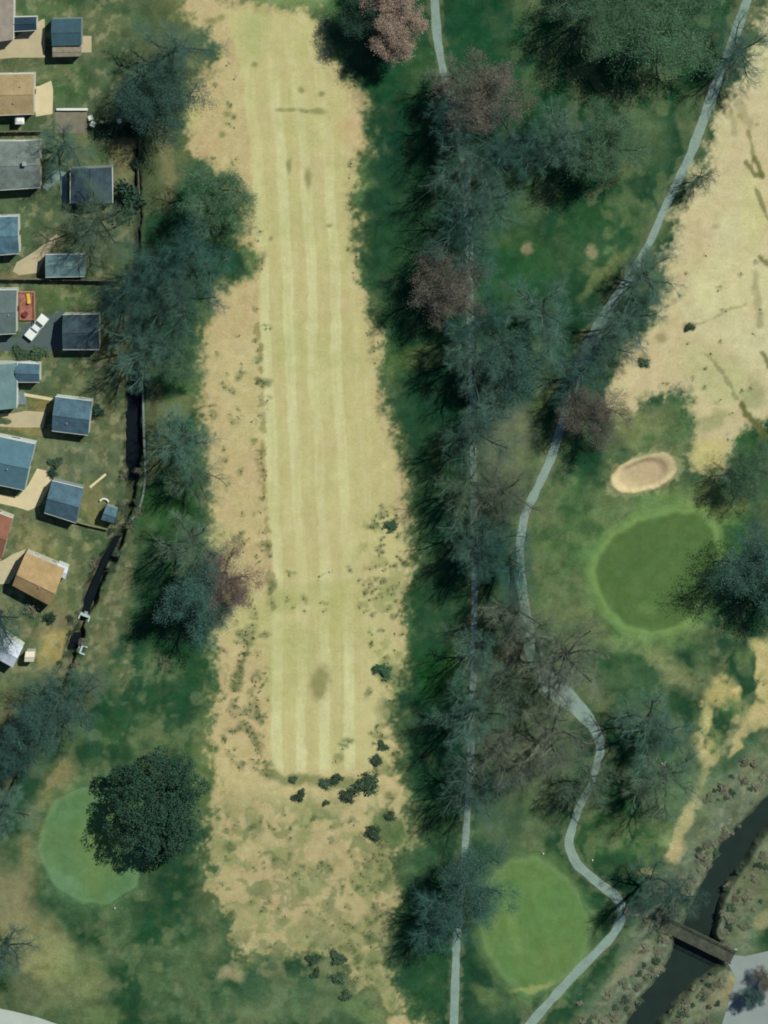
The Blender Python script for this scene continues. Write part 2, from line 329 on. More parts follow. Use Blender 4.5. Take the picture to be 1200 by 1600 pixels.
# around the right-hand green
area([(830, 780), (900, 740), (960, 770), (1080, 770), (1150, 720), (1180, 770), (1150, 860), (1090, 1010), (1010, 1040), (900, 1010), (835, 980)], C(92, 122, 74), .95, 14, nz=.75 + .25 * N_mid)
blob(870, 960, 45, 60, 0, C(98, 118, 76), .7); blob(900, 850, 40, 50, 30, C(64, 112, 64), .6); blob(900, 780, 40, 24, -20, C(52, 104, 60), .8); blob(990, 1060, 60, 30, 20, C(62, 104, 64), .8); blob(960, 1090, 90, 40, 0, C(88, 112, 76), .6); blob(1100, 640, 70, 40, -30, C(110, 132, 84), .5)
blob(1115, 790, 40, 40, 0, C(130, 148, 84), .8); blob(1140, 840, 30, 30, 0, C(64, 112, 62), .8); blob(1160, 700, 26, 34, 0, C(72, 112, 66), .8); blob(1030, 780, 60, 14, -10, C(110, 140, 82), .8)
blob(940, 1300, 60, 60, 0, C(52, 98, 56), .85); blob(1060, 1225, 54, 50, 0, C(90, 128, 80), .9); blob(1020, 1320, 50, 40, 0, C(62, 110, 60), .85); blob(1110, 1240, 44, 40, -40, C(112, 134, 98), .8); blob(1100, 1220, 40, 36, -40, C(104, 126, 88), .8); blob(1170, 1190, 50, 40, -40, C(84, 118, 84), .8)
blob(930, 1430, 40, 40, 0, C(46, 92, 56), .8); blob(950, 1530, 60, 14, -50, C(66, 106, 66), .8); blob(1165, 1460, 26, 40, 30, C(76, 116, 68), .9); blob(890, 1560, 40, 12, -45, C(56, 98, 62), .8); blob(780, 1570, 50, 24, 0, C(70, 104, 70), .7); blob(680, 1520, 30, 50, 0, C(48, 92, 56), .8); blob(760, 1560, 30, 12, 30, C(108, 128, 80), .7)
# river banks
drv = poly_sd(SX, SY, RIVER, 120)
mixin((1 - sstep(40, 92, drv + 30 * w1x + 14 * w2x)) * .88 * (.75 + .25 * N_mid), C(119, 129, 105))
mixin((1 - sstep(40, 80, drv + 16 * w1x)) * sstep(.5, .8, fbm(PX, PY, 9, 221, 3)) * .6, C(84, 92, 68)); mixin((1 - sstep(40, 80, drv + 16 * w1x)) * sstep(.5, .8, fbm(PX, PY, 7, 231, 3)) * .5, C(146, 146, 122))
blob(1070, 1290, 8, 46, 18, C(176, 166, 120), .85, .6); blob(1060, 1330, 11, 18, 25, C(184, 166, 122), .8, .6); blob(1050, 1310, 12, 10, 0, C(150, 166, 112), .6); blob(1012, 1364, 16, 6, -10, C(172, 160, 104), .8); blob(985, 1505, 55, 8, -48, C(138, 128, 98), .45); blob(1140, 1545, 10, 30, 20, C(166, 156, 112), .7); blob(1115, 1560, 26, 30, 20, C(124, 118, 88), .6); blob(1195, 1440, 12, 20, 0, C(160, 150, 110), .6)
blob(1105, 1470, 20, 14, 30, C(120, 122, 92), .6); blob(1175, 1380, 30, 50, 40, C(104, 108, 78), .8)

# fairways: dormant straw-coloured turf
edge_n = 10 * w2x
sd_f = poly_sd(WX, WY, FAIRWAY)
fine = stretch(fbm(PX, PY, 4, 253, 2)) - .5; rag = sd_f + 9 * (N_sm - .5) + 14 * (stretch(fbm(PX, PY, 26, 251, 3)) - .5) + 10 * fine; k = 1 - sstep(-12, 11, rag)
mixin(np.exp(-(rag / 16) ** 2) * .55, C(122, 132, 84))
k *= 1 - sstep(1390, 1500, PY) * sstep(.38, .62, stretch(fbm(PX, PY, 34, 261))) * .9
mixin(k, C(187, 170, 123))
mixin(k * sstep(.45, .9, N_big) * .5, C(194, 184, 132)); mixin(k * sstep(.55, .95, N_mid) * .3, C(180, 166, 118))
# the mown part with its stripes
cx_ = np.interp(PY, [-100, 0, 120, 250, 400, 600, 860, 1000, 1200, 1300], [330, 345, 378, 392, 402, 408, 424, 424, 422, 420])
inner = sstep(cx_ - 3, cx_ + 3, SX) * (1 - sstep(1180, 1230, WY)) * (1 - sstep(-20, 0, sd_f))
mixin(inner * .95, C(190, 181, 127))
ph = (SX - cx_ - 10) / np.interp(PY, [0, 500, 900, 1200], [38, 36.5, 36.5, 38])
st = .5 + .5 * np.cos(2 * np.pi * ph); stf = (1 - sstep(125, 160, SX - cx_)) * (.35 + .65 * stretch(fbm(SX * 2.2, SY * .55, 110, 241, 3)))
mixin(inner * sstep(.5, .7, st) * .95 * sstep(0, 220, PY) * stf, C(205, 201, 149))
mixin(inner * sstep(.55, .95, 1 - st) * .45 * stf, C(186, 178, 125))
strk = stretch(fbm(SX * 5, SY * .35, 26, 151, 3)); mixin(inner * sstep(.5, 1, strk) * .25, C(178, 169, 115)); mixin(inner * sstep(.5, 1, 1 - strk) * .25, C(200, 194, 142))
mixin(k * sstep(.62, .9, stretch(fbm(PX, PY, 90, 161))) * .35, C(170, 176, 112))
blob(395, 50, 20, 45, 10, C(168, 172, 112), .7, .6)
blob(470, 1000, 40, 24, 0, C(170, 172, 110), .5); blob(440, 940, 26, 18, 0, C(158, 162, 100), .6); blob(500, 930, 60, 18, 0, C(168, 170, 110), .5); blob(535, 960, 30, 50, 0, C(170, 170, 106), .5); blob(500, 1068, 16, 24, 0, C(128, 126, 78), .8, .5)
for q in ((438, 172, 9, 3), (455, 172, 8, 3), (475, 173, 9, 3), (497, 174, 14, 5), (472, 140, 5, 5), (503, 146, 6, 4), (452, 258, 4, 11), (482, 280, 5, 16), (397, 102, 5, 4), (330, 32, 9, 5), (345, 27, 7, 5), (355, 178, 6, 5), (349, 211, 5, 5), (515, 353, 5, 3), (390, 327, 4, 3), (424, 374, 3, 4)):
    blob(q[0], q[1], q[2], q[3], 0, C(122, 128, 78), .75, .6, False)
mixin((1 - sstep(2, 6, line_d(SX, SY, [(404, 500), (408, 600), (414, 760), (420, 880), (424, 950)]) + 12 * (N_sm - .35))) * .6 * k, C(124, 118, 70))
# the rougher foot of the fairway
lowf = k * sstep(1225, 1290, WY)
mixin(lowf * .75, C(174, 160, 116)); mixin(lowf * sstep(.45, .75, stretch(fbm(WX, WY, 36, 171))) * .7, C(132, 140, 90)); mixin(lowf * sstep(.6, .8, stretch(fbm(WX, WY, 22, 181))) * .6, C(104, 118, 76))
mixin((1 - sstep(4, 14, line_d(WX, WY, [(410, 1205), (440, 1218), (480, 1222), (520, 1226), (560, 1235)]))) * .7, C(96, 112, 66))
# tan along the right edge
blob(545, 205, 14, 26, 0, C(196, 170, 124), .6); blob(556, 148, 12, 16, 0, C(176, 160, 116), .6)
rgt = k * sstep(575, 612, PX + 20 * (N_mid - .5)) * sstep(1020, 1060, PY) * (1 - sstep(1360, 1420, PY)); mixin(rgt * sstep(.3, .6, stretch(fbm(PX, PY, 24, 391))) * .8, C(72, 106, 62))
mixin(k * sstep(775, 840, PY) * (1 - sstep(1010, 1040, PY)) * sstep(540, 580, PX) * sstep(.5, .8, stretch(fbm(PX, PY, 22, 401))) * .55, C(130, 140, 86))
for pl, pw in ((PATH1, 13), (PATH2, 15)): mixin((1 - sstep(pw * .5, pw * 1.1, line_d(PX, PY, pl) + 9 * (N_sm - .5))) * .55, C(112, 118, 86))
# the two tan areas on the right
sd_f2 = poly_sd(WX, WY, FAIRWAY2); k2 = 1 - sstep(-16, 16, sd_f2 + 10 * (N_sm - .5) + 12 * fine + 22 * (stretch(fbm(PX, PY, 30, 271, 3)) - .5))
mixin(k2, C(196, 181, 138)); mixin(k2 * sstep(.35, .8, N_big) * .8, C(201, 196, 150)); mixin(k2 * sstep(.55, .95, N_mid) * .35, C(188, 178, 130)); blob(1175, 330, 20, 60, 5, C(200, 194, 136), .6); blob(1140, 440, 60, 40, 0, C(206, 198, 146), .6)
blob(1120, 580, 60, 36, 35, C(176, 178, 124), .6); blob(1010, 670, 50, 26, 0, C(140, 146, 94), .7); blob(1062, 668, 22, 36, 0, C(92, 120, 76), .75); blob(980, 650, 22, 20, 0, C(124, 136, 84), .7); blob(1010, 690, 14, 20, 20, C(76, 112, 66), .8); blob(1115, 660, 30, 16, -30, C(134, 140, 92), .6); blob(1180, 620, 24, 20, 0, C(136, 146, 98), .6); blob(1110, 715, 30, 24, 0, C(190, 180, 118), .8)
for ln, wd, s in (([(1168, 205), (1175, 235), (1176, 262)], 3, .6), ([(1168, 250), (1178, 270), (1190, 272)], 4, .85), ([(1178, 245), (1192, 275)], 4, .85), ([(1180, 290), (1186, 310), (1200, 340)], 3, .7), ([(1186, 400), (1200, 412)], 4, .8), ([(1105, 555), (1135, 590), (1150, 622)], 3, .5), ([(1158, 632), (1172, 655), (1200, 685)], 5, .95),
                   ([(1190, 552), (1203, 575)], 4, .8), ([(1075, 512), (1110, 500), (1165, 474)], 2, .35), ([(1180, 425), (1182, 470), (1188, 505)], 6, .4), ([(1155, 160), (1170, 200)], 6, .35), ([(1143, 175), (1150, 210)], 4, .3)):
    mixin((1 - sstep(wd * .4, wd * 1.6, line_d(SX, SY, ln) + 4 * (N_sm - .5))) * s, C(98, 100, 54))
for q in ((1077, 511, 9, 6, .9), (1033, 528, 8, 7, .5), (1006, 565, 10, 9, .8), (1054, 472, 5, 4, .4), (1041, 480, 4, 4, .4), (1116, 356, 6, 4, .4), (1155, 180, 4, 4, .4), (1182, 195, 4, 3, .5)):
    blob(q[0], q[1], q[2], q[3], 0, C(112, 108, 66), q[4], .6, False)
sd_f3 = poly_sd(WX, WY, FAIRWAY3); k3 = 1 - sstep(-14, 14, sd_f3)
mixin(k3 * .9 * sstep(.3, .62, stretch(fbm(PX, PY, 40, 351, 4))), C(190, 176, 120)); mixin(k3 * sstep(.5, .8, 1 - N_mid) * .6, C(120, 136, 84))
blob(1098, 1128, 9, 26, 5, C(198, 188, 128), .8); blob(1125, 1082, 22, 26, 30, C(186, 172, 112), .8); blob(1190, 1030, 12, 30, -30, C(186, 170, 116), .8); blob(1180, 1120, 30, 6, -30, C(184, 166, 116), .8); blob(1155, 1160, 6, 26, 20, C(186, 168, 116), .8); blob(1150, 1110, 22, 22, 0, C(84, 118, 72), .7)
blob(1030, 1030, 40, 14, 20, C(142, 148, 100), .7); blob(1060, 1060, 30, 16, 30, C(150, 152, 106), .7); blob(1000, 1010, 50, 14, 10, C(120, 140, 90), .7)
mixin((1 - sstep(4, 12, line_d(WX, WY, [(1200, 1118), (1150, 1150), (1112, 1190), (1085, 1250), (1060, 1330)]))) * .75 * N_mid, C(182, 168, 120))
# greens
for G, c1, c2, ring in ((GREEN1, C(84, 112, 61), C(88, 116, 64), C(120, 150, 84)), (GREEN2, C(93, 127, 71), C(104, 135, 76), C(112, 140, 84)), (GREEN3, C(88, 126, 82), C(102, 130, 78), C(104, 138, 90))):
    s_ = poly_sd(SX, SY, G)
    mixin((1 - sstep(14, 40, s_ + 26 * w2x)) * .45, ring); mixin((1 - sstep(6, 13, s_ + 8 * w2x)) * .75, ring); kk = 1 - sstep(-4, 5, s_)
    mixin(kk, c1); mixin(kk * N_mid * .6, c2)
blob(150, 1330, 30, 60, 0, C(108, 134, 76), .6, .8); blob(98, 1375, 30, 14, 40, C(112, 150, 110), .5, .6); blob(800, 1440, 8, 60, -12, C(118, 148, 84), .5, .6, False); blob(840, 1450, 7, 60, -12, C(98, 124, 68), .5, .6, False); blob(1012, 945, 14, 12, 0, C(104, 132, 74), .6); blob(830, 1545, 34, 6, -12, C(150, 158, 96), .7)
# bunker
ba = R(-17); bu = (SX - BUNKER_C[0]) * math.cos(ba) + (SY - BUNKER_C[1]) * math.sin(ba); bv = -(SX - BUNKER_C[0]) * math.sin(ba) + (SY - BUNKER_C[1]) * math.cos(ba)
bd = ((np.abs(bu) / 45) ** 2.4 + (np.abs(bv) / 24) ** 2.4) ** (1 / 2.4)
mixin((1 - sstep(1.25, 1.55, bd + .5 * (N_sm - .5))) * .6, C(166, 162, 116)); mixin(1 - sstep(1.05, 1.2, bd), C(208, 188, 144)); mixin((1 - sstep(.75, .95, bd)) * .95, C(186, 165, 130)); 
# weeds spotted over the straw turf
rg = random.Random(5)
SPOTS = []
def spots(n, x0, x1, y0, y1, r0, r1, dens=None):
    i = 0
    while i < n:
        x, y = rg.uniform(x0, x1), rg.uniform(y0, y1)
        if dens is not None and rg.random() > dens(x, y): continue
        SPOTS.append((x, y, rg.uniform(r0, r1))); i += 1
spots(38, 322, 412, 520, 900, 2.2, 5.0); spots(44, 340, 415, 930, 1200, 2.5, 6.5); spots(40, 560, 632, 790, 1010, 2.2, 5); spots(22, 575, 640, 1040, 1320, 3, 7); spots(46, 585, 634, 780, 1330, 2.5, 5.5); spots(16, 300, 380, 40, 260, 2, 4.5); spots(84, 345, 625, 1270, 1490, 2.2, 6); spots(34, 380, 420, 1060, 1220, 2, 5)
spots(45, 545, 600, 1320, 1540, 3, 7); spots(16, 430, 590, 880, 980, 2, 4.5); spots(24, 540, 640, 130, 700, 1.6, 3.2, lambda x, y: abs(x - np.interp(y, [130, 250, 400, 700], [550, 553, 556, 622])) < 14); spots(30, 340, 410, 270, 460, 2, 4.5); spots(20, 395, 425, 480, 900, 2, 5)
spots(24, 960, 1190, 380, 700, 1.6, 3.6); spots(16, 1080, 1200, 1010, 1180, 2, 5)
for i in range(26): t = i / 25; SPOTS.append((392 - 26 * t + rg.uniform(-7, 7), 985 + 95 * t + rg.uniform(-4, 4), rg.uniform(3, 6.5)))
for q in ((378, 985), (384, 992), (412, 990), (368, 1068), (362, 1062), (395, 1064), (372, 590), (376, 580), (350, 605), (348, 598), (362, 660), (372, 652), (358, 648), (378, 737), (380, 845), (382, 850), (376, 833), (420, 853), (422, 870), (422, 920), (425, 940), (402, 1170), (404, 1160), (398, 950), (535, 1170), (545, 1160), (588, 1185), (590, 1190), (580, 1145), (525, 1190)): SPOTS.append((q[0], q[1], rg.uniform(4, 6.5)))
for x, y, r in SPOTS: blob(x, y, r * rg.uniform(.9, 1.5), r * rg.uniform(.7, 1.2), rg.uniform(-50, 50), C(98, 112, 70), rg.uniform(.3, .8), .7, True)

# heights: the drainage ditch, the creek bed, the bunker
Z = np.zeros_like(X)
dd = line_d(SX, SY, DITCH); wd = np.interp(PY, [230, 330, 560, 600, 720, 760, 830, 880, 950, 975, 1000, 1060, 1090, 1200], [5, 6, 8, 16, 15, 9, 10, 14, 12, 6, 12, 7, 15, 12])
dp = np.interp(PY, [230, 330, 560, 600, 720, 760, 830, 880, 950, 975, 1000, 1060, 1090, 1200], [.5, .9, 1.5, 2.6, 2.6, 1.6, 1.6, 2.4, 2.4, 1.3, 2.0, 1.2, 2.2, 1.6])
wd = wd * (.75 + .5 * stretch(fbm(PX, PY, 20, 341, 3))); kd = 1 - sstep(.62, 1.12, dd / wd)
Z -= dp * kd
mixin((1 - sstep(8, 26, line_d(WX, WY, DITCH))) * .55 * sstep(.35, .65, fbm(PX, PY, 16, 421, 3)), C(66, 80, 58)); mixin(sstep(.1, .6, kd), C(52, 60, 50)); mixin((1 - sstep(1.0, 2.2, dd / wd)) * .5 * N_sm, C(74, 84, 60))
kr = 1 - sstep(-8, 9, drv)
Z = np.minimum(Z, -3.6 * kr)
mixin(sstep(.3, .8, kr), C(80, 80, 66))
Z -= .75 * (1 - sstep(.55, 1.0, bd)); Z += .18 * np.exp(-((bd - 1.12) / .12) ** 2)
Z += .10 * (fbm(PX, PY, 30, 191, 3) - .5) * (1 - np.clip(inner + k2, 0, 1)) * (Z > -.02)
gr = np.clip((colr[..., 1] / np.maximum(colr[..., 0], 1e-4) - 1.15) / .6, 0, 1) * .03
lum = (colr @ np.array((.25, .65, .10)))[..., None]
colr += gr[..., None] * (lum * np.array((.95, 1.03, .86)) - colr)
NZ = np.clip(1 - .55 * np.maximum.reduce([inner, k * .6, k2 * .7, 1 - sstep(10, 22, poly_sd(SX, SY, GREEN1)), 1 - sstep(10, 18, poly_sd(SX, SY, GREEN2)), 1 - sstep(4, 14, poly_sd(SX, SY, GREEN3)), 1 - sstep(.9, 1.2, bd)]), 0, 1)
mot = stretch(fbm(PX, PY, 14, 201, 4)); mot2 = stretch(fbm(PX, PY, 34, 211, 4)); gsel = np.clip((colr[..., 1] / np.maximum(colr[..., 0], 1e-4) - 1.0) / .3, 0, 1)
wild = (1 - .8 * sstep(120, 60, np.hypot(PX - 810, PY - 420))) * np.clip(sstep(770, 840, PX) + sstep(1000, 1100, PY) * (1 - sstep(330, 380, PX)), 0, 1)
mixin(gsel * sstep(.45, .85, stretch(fbm(PX, PY, 60, 281))) * .42 * wild * (NZ > .9), C(112, 124, 84)); mixin(gsel * sstep(.6, .9, stretch(fbm(PX, PY, 28, 291))) * .26 * wild * (NZ > .9), C(140, 142, 100)); mixin(gsel * sstep(.6, .9, stretch(fbm(PX, PY, 26, 301))) * .35 * wild * (NZ > .9), C(40, 84, 50))
yard = (1 - sstep(195, 215, PX)) * (1 - sstep(1040, 1100, PY))
mixin(yard * sstep(.5, .85, stretch(fbm(PX, PY, 40, 311))) * .38, C(128, 124, 88)); mixin(yard * sstep(.6, .9, stretch(fbm(PX, PY, 18, 321))) * .5, C(70, 88, 58)); mixin(yard * sstep(.65, .9, stretch(fbm(PX, PY, 11, 331))) * .4, C(148, 142, 108))
mixin(NZ * gsel * sstep(.55, 1, mot2) * .25 * (NZ > .9), C(100, 112, 76)); colr *= (1 + (.16 + .14 * gsel) * NZ * (mot - .5))[..., None]
ratio = colr[..., 1] / np.maximum(colr[..., 0], 1e-4)
colr *= (1 - (.13 + .19 * sstep(1.5, 2.8, ratio)) * sstep(1.1, 1.3, ratio) * sstep(.47, .85, NZ) - .07 * (ratio > 1.3) * (NZ < .5))[..., None]
inside_core = (np.abs(X) < 300) & (np.abs(Y) < 300)
Z = np.where(inside_core, Z, 0.0)

far = np.clip(sstep(80, 110, np.abs(X)) + sstep(108, 135, np.abs(Y)), 0, 1); mixin(far, C(62, 96, 60)); mixin(far * stretch(fbm(X, Y, 260, 411)) * .5, C(96, 108, 72))
def build_sheet(name, sel, dz, label, cat):
    """a sheet over the grid cells in sel (bool, cells); sel None = the whole grid"""
    ny, nx = X.shape
    idx = np.arange(ny * nx).reshape(ny, nx)
    q = np.stack([idx[:-1, :-1], idx[:-1, 1:], idx[1:, 1:], idx[1:, :-1]], -1)
    q = q.reshape(-1, 4) if sel is None else q[sel]
    used, inv = np.unique(q, return_inverse=True); q = inv.reshape(-1, 4)
    v = np.stack([X.ravel()[used], Y.ravel()[used], Z.ravel()[used] + dz], -1)
    me = bpy.data.meshes.new(name)
    me.vertices.add(len(v)); me.vertices.foreach_set('co', v.ravel())
    me.loops.add(q.size); me.loops.foreach_set('vertex_index', q.ravel().astype(np.int32))
    me.polygons.add(len(q)); me.polygons.foreach_set('loop_start', np.arange(0, q.size, 4, dtype=np.int32)); me.polygons.foreach_set('loop_total', np.full(len(q), 4, np.int32))
    me.update(calc_edges=True); me.polygons.foreach_set('use_smooth', np.ones(len(q), bool))
    ca = me.color_attributes.new('Col', 'FLOAT_COLOR', 'POINT')
    cc = np.ones((len(v), 4)); cc[:, :3] = np.clip(colr.reshape(-1, 3)[used], .003, .9); cc[:, 3] = NZ.ravel()[used]; ca.data.foreach_set('color', cc.ravel())
    me.materials.append(TURF)
    o = bpy.data.objects.new(name, me); COL.objects.link(o)
    return tag(o, label, cat, None, 'structure')
def cells(m): return m[:-1, :-1] & m[1:, 1:] & m[:-1, 1:] & m[1:, :-1]
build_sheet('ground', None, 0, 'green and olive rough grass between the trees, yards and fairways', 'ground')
build_sheet('fairway', cells(sd_f < 1), .005, 'long straw-coloured fairway with pale mowing stripes down the middle', 'fairway')
build_sheet('fairway', cells(sd_f2 < 3), .005, 'pale tan fairway in the upper right corner beyond the cart path', 'fairway')
build_sheet('fairway', cells(sd_f3 < 0), .005, 'patchy tan and green turf between the dark tree and the creek', 'fairway')
build_sheet('putting_green', cells(poly_sd(SX, SY, GREEN1) < 2), .010, 'large egg-shaped darker green putting green below the bunker', 'putting green')
build_sheet('putting_green', cells(poly_sd(SX, SY, GREEN2) < 2), .010, 'oval pale green putting green between the two cart paths', 'putting green')
build_sheet('putting_green', cells(poly_sd(SX, SY, GREEN3) < 2), .010, 'rounded putting green half covered by the dark tree at lower left', 'putting green')
build_sheet('sand_bunker', cells(bd < 1.2), .012, 'oval sand bunker with a pale rim above the large putting green', 'bunker')

# water
def strip_sheet(name, poly, z, mat, label, cat):
    vs = [P(x, y, z) for x, y in poly]
    return tag(mesh_obj(name, vs, [list(range(len(vs)))], mat), label, cat, None, 'structure')
def ribbon(line, widths, z, step=4.0):
    """left and right edges of a smoothed polyline, widths in photo pixels"""
    pts = np.asarray([q[:2] for q in line], float)
    seg = np.r_[0, np.cumsum(np.hypot(*np.diff(pts, axis=0).T))]
    n = max(4, int(seg[-1] / step)); s = np.linspace(0, seg[-1], n)
    xs, ys = np.interp(s, seg, pts[:, 0]), np.interp(s, seg, pts[:, 1])
    kk = 9; ker = np.hanning(kk + 2)[1:-1]; ker /= ker.sum()
    pad = lambda a: np.convolve(np.r_[a[0] - (a[kk // 2:0:-1] - a[0]), a, a[-1] + (a[-1] - a[-2:-kk // 2 - 1:-1])], ker, 'valid')
    xs, ys = pad(xs), pad(ys)
    tx, ty = np.gradient(xs), np.gradient(ys); l = np.hypot(tx, ty); tx, ty = tx / l, ty / l
    wv = np.interp(s / seg[-1], np.linspace(0, 1, len(widths)), widths) / 2
    wv = wv * (1 + .22 * (fbm(s, s * 0, 18, 7, 3) - .5) * 2)
    return [(xs[i] - ty[i] * wv[i], ys[i] + tx[i] * wv[i]) for i in range(n)], [(xs[i] + ty[i] * wv[i], ys[i] - tx[i] * wv[i]) for i in range(n)]
def ribbon_obj(name, line, widths, z, mat, label, cat, kind='structure', thick=0.0):
    a, b = ribbon(line, widths, z); n = len(a)
    vs = [P(*q, z) for q in a] + [P(*q, z) for q in b]
    fs = [[i, n + i, n + i + 1, i + 1] for i in range(n - 1)]
    if thick:
        vs += [v - Vector((0, 0, thick)) for v in vs]
        fs += [[i, i + 1, 2 * n + i + 1, 2 * n + i] for i in range(n - 1)] + [[n + i + 1, n + i, 3 * n + i, 3 * n + i + 1] for i in range(n - 1)] + [[0, 2 * n, 3 * n, n], [n - 1, 2 * n - 1, 4 * n - 1, 3 * n - 1]]
    o = mesh_obj(name, vs, fs, mat)
    if o.data.polygons[0].normal.z < 0: o.data.flip_normals()
    return tag(o, label, cat, None, kind)
CREEKW = water_mat('creek_water', np.array((0.011, 0.020, 0.016)))
strip_sheet('water', RIVER_L[:1] + [(x - 9, y - 3) for x, y in RIVER_L[1:-1]] + RIVER_L[-1:] + RIVER_R[:1] + [(x + 9, y + 3) for x, y in RIVER_R[1:-1]] + RIVER_R[-1:], -2.5, CREEKW, 'dark slow creek running under the footbridge at lower right', 'creek')
ribbon_obj('water', DITCH[3:], [10, 20, 22, 12, 10, 16, 16, 10, 16, 14], -1.75, water_mat('ditch_shaded_water', np.array((0.004, 0.007, 0.009))), 'dark water with shade painted into it along the narrow drainage ditch behind the yards', 'ditch')  # near-black colour carries the shade lying in the ditch

CONC = noisy('weathered_concrete', C(146, 160, 148), .14, .5, .9, fine=5)
ASPH = noisy('path_asphalt', C(130, 150, 137), .2, .5, .95, fine=3)
ribbon_obj('path', PATH1, [13, 13, 12, 11, 10, 10, 10, 10, 11, 13], .035, ASPH, 'straight grey cart path running down under the row of bare trees', 'cart path', thick=.03)
ribbon_obj('path', PATH2, [13, 14, 15, 16, 14, 12, 11, 11, 16, 24, 13, 13, 13, 13, 13, 15, 26, 32, 20, 11, 12, 14, 14, 14, 13, 14, 14, 15], .035, ASPH, 'winding grey cart path from the top right corner past the putting greens', 'cart path', thick=.03)
strip_sheet('road', ROAD[::-1], .03, noisy('road_concrete', C(176, 184, 172), .1, .4), 'pale road corner at the bottom left edge', 'road')
strip_sheet('parking_lot', PARKING[::-1], .03, noisy('parking_asphalt', C(138, 148, 142), .12, .25), 'grey paved lot at the end of the footbridge', 'parking lot')
DRIVE = noisy('driveway_concrete', C(182, 168, 134), .14, .4); DRIVE2 = noisy('driveway_pale', C(206, 190, 150), .12, .4); DARKDR = noisy('driveway_asphalt', C(80, 94, 92), .15, .5)
def slab(name, poly, mat, label, cat, z=.03): return strip_sheet(name, poly, z, mat, label, cat)
slab('driveway', [(0, 92), (-40, 92), (-40, 70), (10, 62), (26, 56), (66, 30), (70, 30), (70, 90), (24, 90)], DRIVE, 'tan concrete driveway beside the blue-roofed garage at the top left', 'driveway')
slab('patio', [(124, 56), (143, 56), (143, 82), (124, 82)], DRIVE, 'small tan slab on the right side of the topmost garage', 'patio')
slab('patio', [(52, 136), (62, 134), (80, 126), (83, 140), (82, 178), (56, 182)], DRIVE2, 'cream patio on the right side of the tan-roofed house', 'patio')
slab('patio', [(86, 172), (136, 172), (136, 208), (86, 208)], noisy('patio_brown', C(122, 116, 98), .3, .8), 'brown-grey patio edged by a low white wall', 'patio')
slab('driveway', [(66, 292), (88, 264), (104, 270), (106, 318), (98, 318), (92, 282), (74, 298)], noisy('walk_grey', C(128, 150, 142), .2, .6), 'grey angled walk between the grey house and the dark garage', 'walkway')
slab('driveway', [(20, 424), (26, 410), (56, 392), (88, 366), (94, 370), (70, 402), (60, 426), (30, 430)], DRIVE, 'tan driveway ending at the small steel-blue shed', 'driveway')
slab('driveway', [(-40, 528), (30, 528), (34, 508), (60, 500), (90, 488), (100, 488), (100, 546), (40, 548), (-40, 548)], DARKDR, 'dark asphalt driveway under the white pickup truck', 'driveway')
slab('driveway', [(-40, 664), (-40, 648), (20, 646), (40, 642), (72, 644), (68, 668), (30, 668)], DRIVE, 'tan driveway between the cross-gabled house and its square garage', 'driveway')
slab('walkway', [(38, 614), (84, 622), (84, 627), (38, 619)], DRIVE2, 'thin cream walk from the cross-gabled house to its garage', 'walkway', .034)
slab('walkway', [(28, 612), (40, 612), (42, 632), (28, 632)], noisy('step_grey', C(110, 126, 126), .15), 'grey step at the back of the cross-gabled house', 'walkway')
slab('driveway', [(58, 732), (83, 738), (78, 758), (62, 790), (44, 798), (24, 792), (-40, 778), (-40, 768), (28, 776), (44, 758)], DRIVE2, 'pale driveway below the large blue-roofed house', 'driveway')
slab('patio', [(-30, 880), (4, 876), (20, 866), (40, 858), (30, 888), (14, 912), (-30, 914)], noisy('patio_cream', C(190, 178, 142), .15), 'cream paving on the left side of the tilted tan-roofed house', 'patio')

